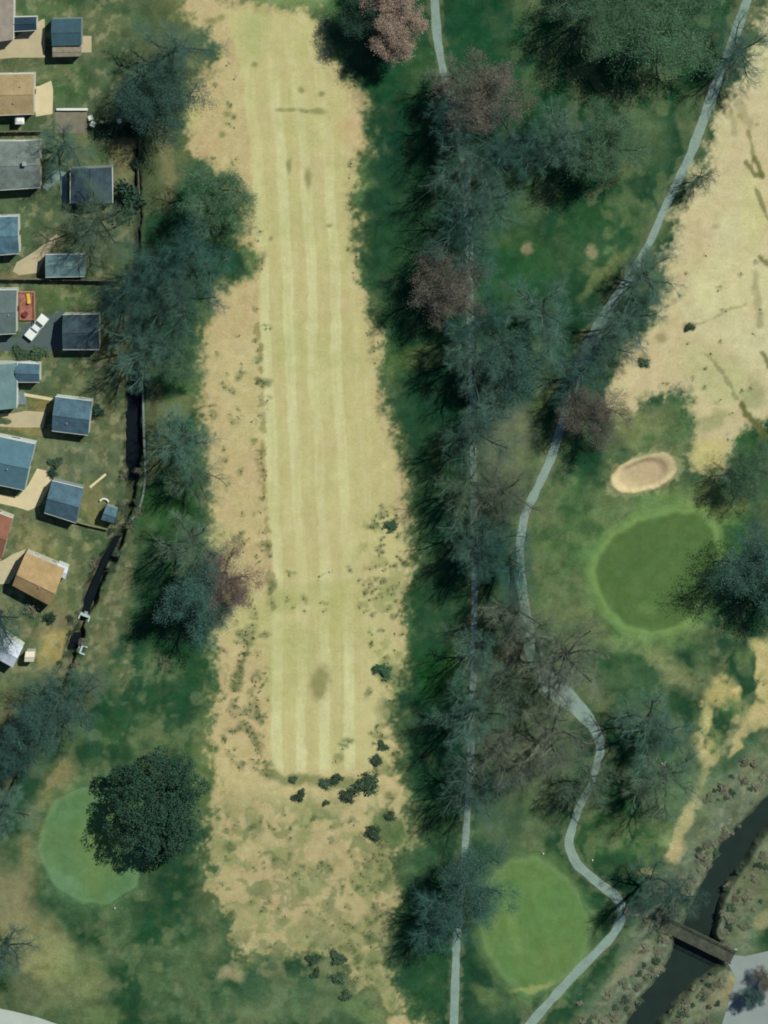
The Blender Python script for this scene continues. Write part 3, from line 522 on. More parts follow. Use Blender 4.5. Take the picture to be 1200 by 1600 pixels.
# ------------------------------------------------------------------ houses
WHITE = noisy('white_paint', C(222, 226, 212), .08, .8, .6, fine=3); CREAM = noisy('cream_siding', C(206, 200, 176), .08, .8, .7); GREYSIDE = noisy('grey_siding', C(150, 160, 158), .1, .8, .7)
GLASS = noisy('window_glass', np.array((.03, .045, .05)), .3, 2, .08, spec=.6); DOORM = noisy('door_paint', C(120, 96, 74), .15, 2, .6); BRICK = noisy('chimney_brick', C(150, 112, 92), .25, 3)
TRIM = noisy('white_trim', C(236, 238, 228), .05, 1, .5)
def house(name, label, cat, quad, roofm, wallm=WHITE, eave=2.8, rise=1.5, ridge='h', rpos=.5, over=.07, hip=0.0, chimney=None, vents=(), gutter=True, group=None, garage_door=None, roof2=None):
    """quad: the eaves' corners in the photo, top-left, top-right, bottom-right, bottom-left"""
    eave *= 1.22
    q = [P(x, y, eave) for x, y in quad]
    if ridge == 'v': q = [q[3], q[0], q[1], q[2]]      # turn so that the ridge runs along q0-q1
    cen = sum(q, Vector()) / 4; root = empty(name, (cen.x, cen.y, 0), label, cat, group)
    q = [Vector((v.x - cen.x, v.y - cen.y, 0)) for v in q]
    def uv(u, v, z): 
        a = q[0].lerp(q[1], u); b = q[3].lerp(q[2], u); p = a.lerp(b, v); return Vector((p.x, p.y, z))
    L_ = (q[1] - q[0]).length; W_ = (q[3] - q[0]).length; ou, ov = over / L_, over / W_
    zt = eave + rise
    # walls, gable ends included
    def roofz(v): return eave + rise * (v / rpos if v < rpos else (1 - v) / (1 - rpos))
    rows = [(ou, ov), (1 - ou, ov), (1 - ou, 1 - ov), (ou, 1 - ov)]
    lo = [uv(a, b, -.05) for a, b in rows]; hi = [uv(a, b, roofz(b) - .10 if not hip else eave - .05) for a, b in rows]
    m = MB(); m.add(lo + hi, [[0, 4, 5, 1], [2, 6, 7, 3], [3, 0, 1, 2]] if False else [[0, 4, 5, 1], [2, 6, 7, 3]])
    if hip: m.add(lo + hi, [[1, 5, 6, 2], [3, 7, 4, 0]])
    else:
        for e in (ou, 1 - ou):
            m.add([uv(e, ov, -.05), uv(e, 1 - ov, -.05), uv(e, 1 - ov, roofz(1 - ov) - .10), uv(e, rpos, zt - .10), uv(e, ov, roofz(ov) - .10)], [[0, 1, 2, 3, 4]])
    m.build('wall', wallm, root)
    # roof: two thick slopes (four when hipped)
    th = .12
    def slab_(pts, mb):
        n = len(pts); mb.add(pts + [p - Vector((0, 0, th)) for p in pts], [list(range(n)), list(range(2 * n - 1, n - 1, -1))] + [[i, i + n, (i + 1) % n + n, (i + 1) % n] for i in range(n)])
    h = hip * W_ / L_ if hip else 0.0
    A, B = uv(h, rpos, zt), uv(1 - h, rpos, zt)
    s1 = [uv(0, 0, eave), A, B, uv(1, 0, eave)]; s2 = [uv(1, 1, eave), B, A, uv(0, 1, eave)]
    if roof2:
        m1 = MB(); slab_(s1, m1); m1.build('roof', roofm, root); m2 = MB(); slab_(s2, m2); rf = m2.build('roof', roof2, root)
    else:
        m = MB(); slab_(s1, m); slab_(s2, m)
        if hip: slab_([uv(0, 0, eave), uv(0, 1, eave), A], m); slab_([uv(1, 1, eave), uv(1, 0, eave), B], m)
        rf = m.build('roof', roofm, root)
    rc = MB(); rc.tube(A + Vector((0, 0, .0)), B + Vector((0, 0, .0)), .09, .09, 6); rc.build('ridge_cap', roofm, rf)
    if gutter:
        for v in (0, 1):
            a, b = uv(0, v, eave - .09), uv(1, v, eave - .09); off = (uv(.5, v, 0) - uv(.5, .5, 0)).normalized() * .05
            g = MB(); d = (b - a).normalized(); n_ = Vector((0, 0, .06)); o_ = off
            g.hexa([a - n_, b - n_, b - n_ + o_ * 1.6, a - n_ + o_ * 1.6] if v else [a - n_ + o_ * 1.6, b - n_ + o_ * 1.6, b - n_, a - n_], [a + n_, b + n_, b + n_ + o_ * 1.6, a + n_ + o_ * 1.6] if v else [a + n_ + o_ * 1.6, b + n_ + o_ * 1.6, b + n_, a + n_])
            g.build('gutter', TRIM, root)
    # openings in the four walls
    def opening(nm, a, b, s0, s1_, z0, z1, mat, par=None):
        d = (b - a); nrm = Vector((d.y, -d.x, 0)).normalized(); mid = uv(.5, .5, 0)
        if nrm.dot((a + b) / 2 - mid) < 0: nrm = -nrm
        p0, p1 = a + d * s0, a + d * s1_
        g = MB(); lo_ = [p0 - nrm * .02, p1 - nrm * .02, p1 + nrm * .04, p0 + nrm * .04]
        g.hexa([Vector((p.x, p.y, z0)) for p in lo_], [Vector((p.x, p.y, z1)) for p in lo_]); return g.build(nm, mat, par or root)
    cr = [uv(a, b, 0) for a, b in rows]
    for i, n_w in ((0, 2), (2, 2)):
        a, b = cr[i], cr[(i + 1) % 4]
        if cat == 'house':
            for s in (.25, .7): 
                f = opening('window', a, b, s - .08, s + .08, 1.0, 2.1, TRIM); opening('pane', a, b, s - .065, s + .065, 1.08, 2.02, GLASS, f)
    a, b = cr[1], cr[2]
    if cat == 'house': opening('door', a, b, .42, .42 + .95 / (b - a).length, 0.1, 2.15, DOORM)
    else:
        a, b = (cr[3], cr[0]) if garage_door != 'other' else (cr[0], cr[1])
        opening('garage_door', a, b, .2, .8, .02, 2.15, TRIM)
    if chimney:
        u, v, s, hh = chimney; c = uv(u, v, roofz(v)); g = MB(); g.box(c.x, c.y, c.z + hh / 2 - .3, s, s, hh + .6); ch = g.build('chimney', BRICK, rf)
        g = MB(); g.box(c.x, c.y, c.z + hh + .05, s + .12, s + .12, .1); g.build('chimney_cap', CONC, ch)
    for u, v in vents:
        c = uv(u, v, roofz(v)); g = MB(); g.tube(c - Vector((0, 0, .1)), c + Vector((0, 0, .35)), .09, .09, 8); g.tube(c + Vector((0, 0, .35)), c + Vector((0, 0, .42)), .14, .12, 8); g.build('vent_pipe', GREYSIDE, rf)
    return root
# slope facing the sun renders brighter than a flat sheet: roof colours are set a little under it
rf_blue = shingle('roof_slate_blue', C(84, 116, 130)); rf_blue2 = shingle('roof_steel_blue', C(92, 128, 140), .28); rf_grey = shingle('roof_weathered_grey', C(126, 138, 130), .22); rf_tan = shingle('roof_tan', C(184, 160, 116), .12); rf_tan2 = shingle('roof_sand', C(190, 160, 112), .14)
rf_dark = shingle('roof_charcoal', C(62, 84, 92), .25); rf_navy = shingle('roof_navy', C(40, 68, 84), .2); rf_pink = shingle('roof_pinkish_grey', C(158, 148, 132), .12); rf_red = shingle('roof_red_brown', C(156, 104, 82), .12); rf_white = noisy('roof_white', C(196, 204, 214), .1, .7, .5); rf_sheen = shingle('roof_light_slate', C(112, 142, 142), .12); rf_g1 = shingle('roof_teal_grey', C(62, 96, 106), .12); rf_brownlean = noisy('roof_brown_lean_to', C(136, 128, 108), .3, 1.2)

house('house', 'house with a pinkish grey roof in the top left corner', 'house', [(-50, -30), (22, -24), (21, 62), (-50, 70)], rf_pink, CREAM, 3.0, 1.4, 'v', vents=((.3, .3),))
house('shed', 'small dark navy shed with a white front above the top driveway', 'shed', [(17, 27), (57, 26), (57, 47), (18, 49)], rf_navy, WHITE, 2.6, .45)
house('garage', 'garage with a teal-grey roof and brown lower edge at the top left', 'garage', [(80, 30), (127, 29), (127, 71), (81, 72)], rf_g1, GREYSIDE, 2.9, .5, gutter=False)
house('house', 'house with a flat-looking tan roof and bright white front', 'house', [(-50, 117), (53, 115), (53, 178), (-50, 182)], rf_tan, WHITE, 3.2, .9, 'h', chimney=None, vents=((.8, .3), (.7, .7)))
house('house', 'house with a weathered grey roof partly shaded by a bare tree', 'house', [(-50, 221), (62, 220), (63, 293), (-50, 300)], rf_grey, CREAM, 3.2, 1.2, 'h', chimney=(.8, .45, .7, 1.0), vents=((.7, .3),))
house('garage', 'dark charcoal garage beside the grey-roofed house', 'garage', [(110, 263), (175, 261), (176, 317), (110, 318)], rf_dark, GREYSIDE, 2.8, 1.2, 'v')
house('house', 'house with a mottled steel-blue roof and white front on the left edge', 'house', [(-50, 340), (28, 338), (30, 396), (-50, 402)], rf_blue2, WHITE, 3.2, 1.3, 'h')
house('shed', 'low steel-blue streaked shed behind the long board fence', 'shed', [(71, 398), (132, 397), (133, 432), (71, 433)], rf_sheen, GREYSIDE, 2.6, .5)
house('house', 'house with a grey-green roof beside the red deck', 'house', [(-50, 454), (26, 453), (25, 521), (-50, 525)], rf_grey if False else shingle('roof_grey_green', C(104, 122, 118), .1), WHITE, 3.2, .8, 'h', vents=((.85, .55),))
house('garage', 'nearly black garage behind the white pickup truck', 'garage', [(98, 492), (155, 491), (155, 546), (98, 546)], rf_dark, CREAM, 3.0, 1.1, 'h')
hx = house('house', 'cross-gabled house with a light slate roof', 'house', [(-50, 568), (27, 568), (26, 638), (-50, 640)], rf_sheen, WHITE, 3.1, 1.4, 'v', rpos=.62)
# its wing
house('house_wing', 'short blue-grey wing of the cross-gabled house reaching towards the ditch', 'house wing', [(24, 567), (62, 569), (62, 597), (25, 597)], rf_blue, WHITE, 2.9, 1.0, 'h', gutter=True, garage_door='other')
house('garage', 'square slate-blue garage with a white eave beside the cross-gabled house', 'garage', [(86, 620), (144, 627), (138, 680), (81, 673)], rf_blue, WHITE, 2.8, 1.7, 'h', vents=((.4, .7),))
house('house', 'large blue-roofed house with a long white eave on the left edge', 'house', [(-52, 672), (55, 694), (38, 766), (-68, 744)], shingle('roof_clear_blue', C(92, 130, 142), .1), WHITE, 3.2, 1.7, 'h', vents=((.7, .6),))
house('garage', 'tilted slate-blue garage below the large blue-roofed house', 'garage', [(81, 751), (130, 763), (119, 817), (69, 801)], rf_blue, GREYSIDE, 2.8, 1.7, 'h')
house('shed', 'tiny light blue garden shed beside the ditch', 'shed', [(166, 790), (184, 796), (178, 818), (158, 812)], rf_blue2, GREYSIDE, 2.2, .7, 'h', over=.1, gutter=False)
house('house', 'house with a red-brown roof on the left edge', 'house', [(-60, 780), (20, 810), (2, 874), (-78, 846)], rf_red, CREAM, 3.0, 1.2, 'h')
house('house', 'tilted house with a sand-coloured roof and white porch', 'house', [(40, 864), (101, 889), (79, 947), (19, 915)], rf_tan2, CREAM, 3.4, 1.5, 'h', rpos=.62, chimney=None, gutter=False, vents=((.6, .65),))
house('porch', 'white porch roof on the right corner of the sand-roofed house', 'porch', [(90, 880), (107, 887), (102, 905), (86, 897)], rf_white, WHITE, 2.5, .3, 'h', over=.08, gutter=False)
house('house', 'house with a white metal roof on the left edge', 'house', [(-30, 965), (36, 1011), (20, 1043), (-50, 1004)], rf_white, WHITE, 3.0, .8, 'h', gutter=False)
house('shed', 'small cream shed beside the white-roofed house', 'shed', [(40, 1018), (55, 1018), (53, 1034), (38, 1034)], noisy('shed_roof_cream', C(222, 212, 188), .06), CREAM, 2.2, .4, 'h', over=.08, gutter=False)
house('lean_to', 'brown patched lean-to along the bottom of the topmost garage', 'lean-to', [(82, 73.5), (126, 73.5), (126, 88), (82, 89)], rf_brownlean, GREYSIDE, 2.5, .15, 'h', over=.1, gutter=False)

# ------------------------------------------------------------------ fences, walls, small yard things
FENCEW = noisy('fence_boards', np.array((.16, .145, .11)), .3, 2.0)
def fence(line, label, h=1.8, mat=None, name='fence', th=.05, post=2.4):
    pts = [P(x, y) for x, y in line]; root = empty(name, pts[0], label, 'fence'); o = pts[0]
    b = MB(); 
    for a, c in zip(pts[:-1], pts[1:]):
        d = c - a; n_ = max(1, round(d.length / post)); rz = math.atan2(d.y, d.x); nb = max(1, int(d.length / .16))
        for i in range(nb):
            q = a.lerp(c, (i + .5) / nb) - o; b.box(q.x, q.y, h / 2 + .04 * ((i * 37) % 5 - 2) / 5, d.length / nb * .93, th * .5, h, rz)
        for zr in (h * .2, h * .8): q = a.lerp(c, .5) - o; b.box(q.x + math.sin(rz) * .04, q.y - math.cos(rz) * .04, zr, d.length, .04, .09, rz)
        for i in range(n_ + 1):
            q = a.lerp(c, i / n_) - o; pm = MB(); pm.box(q.x + math.sin(rz) * .09, q.y - math.cos(rz) * .09, h / 2 + .05, .1, .1, h + .1, rz); pm.build('post', mat or FENCEW, root)
    b.build('board_panel', mat or FENCEW, root); return root
fence([(-20, 434), (60, 434.5), (182, 437)], 'long dark board fence below the steel-blue shed', 1.9)
fence([(217, 95), (218, 185), (219, 240)], 'brown board fence down the back of the upper yards', .9)
fence([(-10, 205), (66, 204)], 'dark board fence above the weathered grey roof', 1.7)
fence([(112, 812), (140, 820), (168, 826)], 'low pale fence below the tilted garage', 1.1, noisy('fence_pale', C(150, 150, 116), .2))
fence([(216, 250), (219, 330)], 'short board fence continuing beside the evergreen bush', .9)
def low_wall(line, wpx, h, mat, label, name='wall'):
    a, b = ribbon(line, [wpx, wpx], 0, 5); n = len(a); vs = [P(*q, h) for q in a] + [P(*q, h) for q in b]; o_ = P(*a[0]); vs = [v - o_ for v in vs]; top = list(vs); vs += [Vector((v.x, v.y, -.3)) for v in top]
    fs = [[i + 1, n + i + 1, n + i, i] for i in range(n - 1)] + [[i, 2 * n + i, 2 * n + i + 1, i + 1] for i in range(n - 1)] + [[n + i + 1, 3 * n + i + 1, 3 * n + i, n + i] for i in range(n - 1)] + [[0, n, 3 * n, 2 * n], [n - 1, 3 * n - 1, 4 * n - 1, 2 * n - 1]]
    o = mesh_obj(name, vs, fs, mat); o.location = o_; return tag(o, label, 'wall')
low_wall([(223, 600), (225, 680), (227, 740), (224, 775), (216, 800), (206, 812)], 3.0, .25, noisy('wall_concrete', C(118, 130, 122), .25, .9), 'thin pale concrete edge along the right side of the ditch', 'retaining_wall')
low_wall([(88, 171), (137, 171)], 3.2, .7, WHITE, 'low white wall along the top of the brown-grey patio')
def culvert(px, py, rz, label, s=1.0):
    p = P(px, py); r = empty('culvert', (p.x, p.y, -.1), label, 'culvert', None, rz)
    m = MB(); m.box(0, 0, .05, 2.0 * s, .35, 1.1); m.box(-.95 * s, -.5, 0, .25, 1.0, .9); m.box(.95 * s, -.5, 0, .25, 1.0, .9); m.build('headwall', noisy('culvert_concrete', C(178, 196, 190), .15), r)
    m = MB(); m.tube((0, -.4, -.3), (0, .6, -.3), .38, .38, 12); m.build('pipe', GREYSIDE, r)
culvert(133, 961, R(-20), 'pale concrete culvert crossing the ditch below the sand-roofed house'); culvert(127, 1014, R(70), 'narrow pale concrete culvert edge beside the lower ditch', .8)

# plank, arched panel
p = P(153, 751); m = MB(); m.box(0, 0, .12, 4.0, .42, .1); m.box(-1.2, 0, .04, .12, .5, .08); m.box(1.2, 0, .04, .12, .5, .08)
o = m.build('plank', noisy('plank_wood', C(218, 206, 160), .12, 2)); o.location = p; o.rotation_euler = (0, 0, R(40)); tag(o, 'long pale plank lying on the lawn beside the tilted garage', 'plank')
p = P(163, 786); m = MB()
for i in range(10):
    a0, a1 = R(20 + i * 13), R(20 + (i + 1) * 13); m.tube((math.cos(a0) * .9, math.sin(a0) * .9, .45), (math.cos(a1) * .9, math.sin(a1) * .9, .45), .18, .18, 8)
for a0 in (R(20), R(85), R(150)): m.tube((math.cos(a0) * .9, math.sin(a0) * .9, 0), (math.cos(a0) * .9, math.sin(a0) * .9, .45), .06, .06, 6)
o = m.build('garden_bench', WHITE); o.location = p; tag(o, 'curved white garden seat above the tiny blue shed', 'bench')
def chair(px, py, rz, mat, label, s=1.0, group=None):
    p = P(px, py); r = empty('garden_chair', p, label, 'chair', group, rz); r.scale = (s, s, s)
    m = MB(); m.box(0, 0, .43, .62, .6, .05); m.build('seat', mat, r); m = MB(); m.box(0, -.3, .75, .62, .05, .6); m.build('backrest', mat, r)
    for sx in (-1, 1):
        m = MB(); m.box(sx * .32, 0, .65, .06, .55, .05); m.build('armrest', mat, r)
        for sy in (-1, 1): m = MB(); m.tube((sx * .28, sy * .26, 0), (sx * .28, sy * .26, .43), .03, .03, 6); m.build('leg', mat, r)
chair(142, 183, R(20), WHITE, 'upper white garden chair by the brown-grey patio corner', 1.3); chair(146, 193, R(-30), WHITE, 'lower and larger white garden chair by the brown-grey patio corner', 1.4); chair(159, 191, R(60), WHITE, 'small white garden chair on the dark lawn beside the patio', .9); chair(187, 188, R(10), WHITE, 'white garden chair alone near the board fence', 1.1)
# white bay below the tan house
p = P(33, 186); r = empty('bay_window', (p.x, p.y, 0), 'bright white bay below the tan-roofed house', 'bay window'); m = MB(); m.box(0, 0, 1.2, 1.4, 1.1, 2.4); m.build('wall', WHITE, r); m = MB(); m.hexa([(-.85, -.7, 2.4), (.85, -.7, 2.4), (.85, .7, 2.4), (-.85, .7, 2.4)], [(-.5, -.1, 2.7), (.5, -.1, 2.7), (.5, .5, 2.7), (-.5, .5, 2.7)]); m.build('roof', TRIM, r); m = MB(); m.box(0, -.57, 1.4, .9, .05, .9); m.build('window', GLASS, r)
# red deck
p = P(43, 477); dk = empty('deck', (p.x, p.y, 0), 'red-brown wooden deck against the grey-green roofed house', 'deck'); REDW = noisy('deck_red_wood', C(150, 74, 58), .35, 1.5, .8, c2=C(180, 128, 108))
m = MB()
for i in range(20): m.box(-1.45 + i * .152, 0, .5, .14, 5.6, .05)
m.build('deck_boards', REDW, dk); m = MB(); m.box(1.5, 0, 1.3, .08, 5.6, .06); m.box(0, 2.8, 1.3, 3.0, .08, .06)
for i in range(24): m.box(1.5, -2.7 + i * .235, .9, .04, .04, .8)
m.build('railing', noisy('rail_wood', C(190, 150, 120), .2), dk)
for sx, sy in ((-1.4, -2.6), (1.4, -2.6), (1.4, 2.6), (-1.4, 2.6)): m = MB(); m.box(sx, sy, .25, .14, .14, .5); m.build('post', REDW, dk)
def lounger(px, py, rz, label):
    p = P(px, py, .53); r = empty('lounge_chair', p, label, 'lounge chair', None, rz); ym = noisy('lounger_yellow', C(214, 176, 70), .1)
    m = MB(); m.box(0, .3, .3, .6, 1.3, .1); m.build('seat', ym, r); m = MB(); m.hexa([(-.3, -.95, .75), (.3, -.95, .75), (.3, -.35, .25), (-.3, -.35, .25)], [(-.3, -.9, .85), (.3, -.9, .85), (.3, -.3, .35), (-.3, -.3, .35)]); m.build('backrest', ym, r)
    for sx in (-.26, .26):
        for sy in (-.3, .85): m = MB(); m.tube((sx, sy, 0), (sx, sy, .26), .03, .03, 6); m.build('leg', ym, r)
lounger(45, 466, R(8), 'yellow lounge chair on the red-brown deck')
p = P(40, 490, .53); t = empty('deck_table', p, 'dark red round table at the lower end of the deck', 'table'); m = MB(); m.tube((0, 0, .68), (0, 0, .73), .55, .55, 20); m.build('tabletop', noisy('table_red', C(120, 48, 44), .2), t); m = MB(); m.tube((0, 0, 0), (0, 0, .68), .06, .06, 8); m.tube((0, 0, 0), (0, 0, .04), .3, .3, 12); m.build('leg', GREYSIDE, t)

# pickup truck
def pickup(px, py, rz, label):
    p = P(px, py, 0.03); r = empty('pickup_truck', p, label, 'pickup truck', None, rz); pw = noisy('truck_white_paint', C(228, 232, 222), .04, .8, .35, spec=.5); dk_ = noisy('truck_dark', np.array((.02, .022, .024)), .3, 3, .5)
    m = MB()                                                    # x forwards; hood and lower body
    m.hexa([(-2.6, -.9, .45), (2.55, -.9, .45), (2.55, .9, .45), (-2.6, .9, .45)], [(-2.6, -.93, .8), (2.6, -.93, .8), (2.6, .93, .8), (-2.6, .93, .8)])
    m.hexa([(.95, -.93, .8), (2.6, -.93, .8), (2.6, .93, .8), (.95, .93, .8)], [(.9, -.86, 1.08), (2.45, -.82, 1.0), (2.45, .82, 1.0), (.9, .86, 1.08)])
    for s in (-1, 1): m.hexa([(-2.6, min(s * .93, s * .80), .8), (-.55, min(s * .93, s * .80), .8), (-.55, max(s * .93, s * .80), .8), (-2.6, max(s * .93, s * .80), .8)], [(-2.6, min(s * .9, s * .8), 1.15), (-.55, min(s * .9, s * .8), 1.15), (-.55, max(s * .9, s * .8), 1.15), (-2.6, max(s * .9, s * .8), 1.15)])
    m.hexa([(-2.62, -.8, .8), (-2.5, -.8, .8), (-2.5, .8, .8), (-2.62, .8, .8)], [(-2.62, -.8, 1.15), (-2.5, -.8, 1.15), (-2.5, .8, 1.15), (-2.62, .8, 1.15)])
    m.build('body', pw, r)
    m = MB(); m.box(-1.5, 0, 1.12, 2.0, 1.58, .06); m.build('bed_cover', pw, r)
    m = MB(); m.hexa([(-.55, -.9, .8), (1.0, -.9, .8), (1.0, .9, .8), (-.55, .9, .8)], [(-.5, -.72, 1.75), (.35, -.72, 1.75), (.35, .72, 1.75), (-.5, .72, 1.75)]); m.build('cabin', pw, r)
    m = MB(); m.hexa([(.42, -.7, 1.66), (1.0, -.8, 1.08), (1.0, .8, 1.08), (.42, .7, 1.66)], [(.46, -.7, 1.70), (1.06, -.8, 1.10), (1.06, .8, 1.10), (.46, .7, 1.70)]); m.build('windshield', GLASS, r)
    m = MB(); m.hexa([(-.60, -.7, 1.16), (-.54, -.7, 1.16), (-.54, .7, 1.16), (-.60, .7, 1.16)], [(-.55, -.64, 1.62), (-.50, -.64, 1.62), (-.50, .64, 1.62), (-.55, .64, 1.62)]); m.build('rear_window', GLASS, r)
    for s in (-1, 1):
        m = MB(); m.hexa([(-.4, s * .87 - .02, 1.15), (.75, s * .87 - .02, 1.15), (.75, s * .87 + .02, 1.15), (-.4, s * .87 + .02, 1.15)], [(-.4, s * .76 - .02, 1.6), (.4, s * .76 - .02, 1.6), (.4, s * .76 + .02, 1.6), (-.4, s * .76 + .02, 1.6)]); m.build('side_window', GLASS, r)
        m = MB(); m.box(.75, s * 1.02, 1.2, .14, .2, .16); m.build('mirror', dk_, r)
        m = MB(); m.box(2.6, s * .68, .85, .06, .36, .2); m.build('headlight', TRIM, r)
        m = MB(); m.box(-2.63, s * .85, .9, .05, .12, .3); m.build('tail_light', noisy('tail_red', np.array((.3, .02, .02)), .1), r)
        for x in (-1.65, 1.65):
            m = MB(); m.tube((x, s * .92, .38), (x, s * .68, .38), .38, .38, 18); wh = m.build('wheel', dk_, r); m = MB(); m.tube((x, s * .935, .38), (x, s * .9, .38), .2, .2, 12); m.build('rim', GREYSIDE, wh)
    m = MB(); m.box(2.64, 0, .58, .1, 1.7, .18); m.build('bumper', GREYSIDE, r)
q0, q1 = P(46, 524), P(70, 494); pickup(58, 510, math.atan2(q1.y - q0.y, q1.x - q0.x), 'white pickup truck parked at an angle on the dark driveway')

# footbridge over the creek
b0, b1 = P(1036, 1440, 0), P(1146, 1494, 0); dv = b1 - b0; BL = dv.length; br = empty('footbridge', (b0.x, b0.y, 0), 'weathered wooden footbridge crossing the creek to the grey lot', 'footbridge', None, math.atan2(dv.y, dv.x))
DECK = noisy('bridge_deck_wood', C(56, 66, 54), .5, 1.0, .95, c2=C(96, 102, 84)); BW = 2.7
m = MB(); nb = int(BL / .2)
for i in range(nb): m.box((i + .5) * BL / nb, 0, .42 + .012 * ((i * 7) % 3), BL / nb * .9, BW, .07)
m.build('deck', DECK, br)
for s in (-1, 1):
    m = MB(); m.box(BL / 2, s * .95, .22, BL, .22, .32); m.build('beam', noisy('bridge_beam', np.array((.08, .075, .06)), .2), br)
    m = MB(); m.box(BL / 2, s * (BW / 2 - .05), 1.35, BL, .09, .08); m.box(BL / 2, s * (BW / 2 - .05), .9, BL, .05, .1)
    for i in range(9): m.box(BL * i / 8, s * (BW / 2 - .05), .85, .1, .1, 1.05)
    m.build('railing', DECK, br)
for xx in (.2, BL - .2): m = MB(); m.box(xx, 0, -.9, .6, BW + .6, 1.9); m.build('abutment', CONC, br)
p0 = P(978, 1428)
ribbon_obj('path', [(972, 1424), (1000, 1424), (1024, 1430), (1044, 1441)], [14, 14, 15, 16], .045, noisy('dirt_path', C(112, 116, 96), .2, .6), 'short worn path from the cart path to the footbridge', 'path', thick=.02)

# white markers on the grass
for px, py, lb in ((849, 1333, 'small white marker post by the top of the oval putting green'), (180, 1418, 'small white marker post under the rounded putting green'), (4, 1281, 'small white marker post under the bare trees at the left edge'), (926, 1343, 'small pale marker post beside the curved cart path')):
    p = P(px, py); r = empty('marker_post', p, lb, 'marker'); r.scale = (.62, .62, .8); m = MB(); m.tube((0, 0, -.1), (0, 0, .5), .14, .14, 10); m.build('post', WHITE, r); m = MB(); m.tube((0, 0, .5), (0, 0, .62), .2, .17, 10); m.build('cap', TRIM, r)

# ------------------------------------------------------------------ trees
def gen_tree(seed, H, Rr, limbs=7, kids=(6, 6, 7), trunk_h=.28, twig=.0074, spread=1.0):
    """a leafless tree: returns trunk mesh, crown mesh, twig tips"""
    rg = random.Random(seed); segs = []; tips = []
    def rot_dir(d, ang, az):
        u = d.orthogonal().normalized(); w_ = d.cross(u); return (d * math.cos(ang) + (u * math.cos(az) + w_ * math.sin(az)) * math.sin(ang)).normalized()
    RAD = [.36, .23, .090, .022, twig]
    def grow(p, d, L, r, lev):
        n = 5 if lev <= 2 else (3 if lev == 3 else 2); nk = kids[lev - 1] if lev <= 3 else 0
        kz = [ (i + rg.uniform(.1, .9)) / nk * .75 + .25 for i in range(nk)]; ki = 0; az = rg.uniform(0, 6.28)
        for i in range(n):
            d = (d + Vector((rg.gauss(0, .13), rg.gauss(0, .13), rg.gauss(0, .10) + (.05 if lev < 3 else .0)))).normalized()
            q = p + d * (L / n); ra = r * (1 - .62 * i / n); rb = r * (1 - .62 * (i + 1) / n)
            segs.append((p, q, ra, rb, lev))
            while ki < nk and kz[ki] <= (i + 1) / n + 1e-6:
                t = kz[ki] * n - i; s = p.lerp(q, min(max(t, 0), 1)); az += 2.4 + rg.uniform(-.5, .5)
                dd_ = rot_dir(d, rg.uniform(.55, 1.05), az)
                if lev < 3: dd_ = (dd_ + Vector((0, 0, .12))).normalized()
                grow(s, dd_, L * rg.uniform(.42, .62) * (1.1 - .35 * kz[ki]) * (1.25 if lev == 3 else 1), max(RAD[min(lev + 1, 4)] * rg.uniform(.8, 1.15), .006), lev + 1); ki += 1
            p = q
        if lev >= 3: tips.append(p.copy())
    th = H * trunk_h; p = Vector((0, 0, -.2)); d = Vector((0, 0, 1))
    for i in range(4):
        d = (d + Vector((rg.gauss(0, .04), rg.gauss(0, .04), 0))).normalized(); q = p + d * (th + .2) / 4
        segs.append((p, q, .52 - .05 * i if i else .62, .52 - .05 * (i + 1), 0)); p = q
    for i in range(limbs):
        az = 6.283 * i / limbs + rg.uniform(-.35, .35); el = rg.uniform(.55, 1.15) if i else 1.45
        dd_ = Vector((math.cos(az) * math.cos(el), math.sin(az) * math.cos(el), math.sin(el)))
        s = Vector((p.x, p.y, p.z * rg.uniform(.8, 1.0))); grow(s, dd_, H * rg.uniform(.46, .60), .24 * rg.uniform(.8, 1.1), 1)
    # normalise the crown's reach
    allp = np.array([s[1] for s in segs]); rad = np.quantile(np.hypot(allp[:, 0], allp[:, 1]), .93); hz = np.quantile(allp[:, 2], .995)
    fx, fz = Rr / rad, H / hz
    T = lambda v: Vector((v.x * fx, v.y * fx, v.z * fz if v.z > 0 else v.z))
    mt, mc = MB(), MB()
    for a, b, r0, r1, lev in segs:
        if lev <= 1: mt.tube(T(a), T(b), r0, r1, 7, False)
        else: mc.tube(T(a), T(b), r0, r1, 4 if lev == 2 else 3, False)
    return mt, mc, [T(q) for q in tips]
def leaves(tips, rg, per, size, spreadr, drop=0.0):
    v, f = [], []
    for t in tips:
        if rg.random() < drop: continue
        for i in range(per):
            c = t + Vector((rg.gauss(0, spreadr), rg.gauss(0, spreadr), rg.gauss(0, spreadr * .7))); n = Vector((rg.gauss(0, 1), rg.gauss(0, 1), rg.gauss(0, 1) + .8)).normalized()
            u = n.orthogonal().normalized(); u = (u * math.cos(i * 2.1) + n.cross(u) * math.sin(i * 2.1)); w_ = n.cross(u); s = size * rg.uniform(.55, 1.3); b = len(v)
            v += [c - u * s, c + w_ * s * .55, c + u * s, c - w_ * s * .55]; f.append([b, b + 1, b + 2, b + 3])
    return v, f
def as_mesh(name, v, f):
    me = bpy.data.meshes.new(name); me.from_pydata([tuple(q) for q in v], [], f); me.update(); return me
TH, TR = 20.0, 7.5
BARE = []
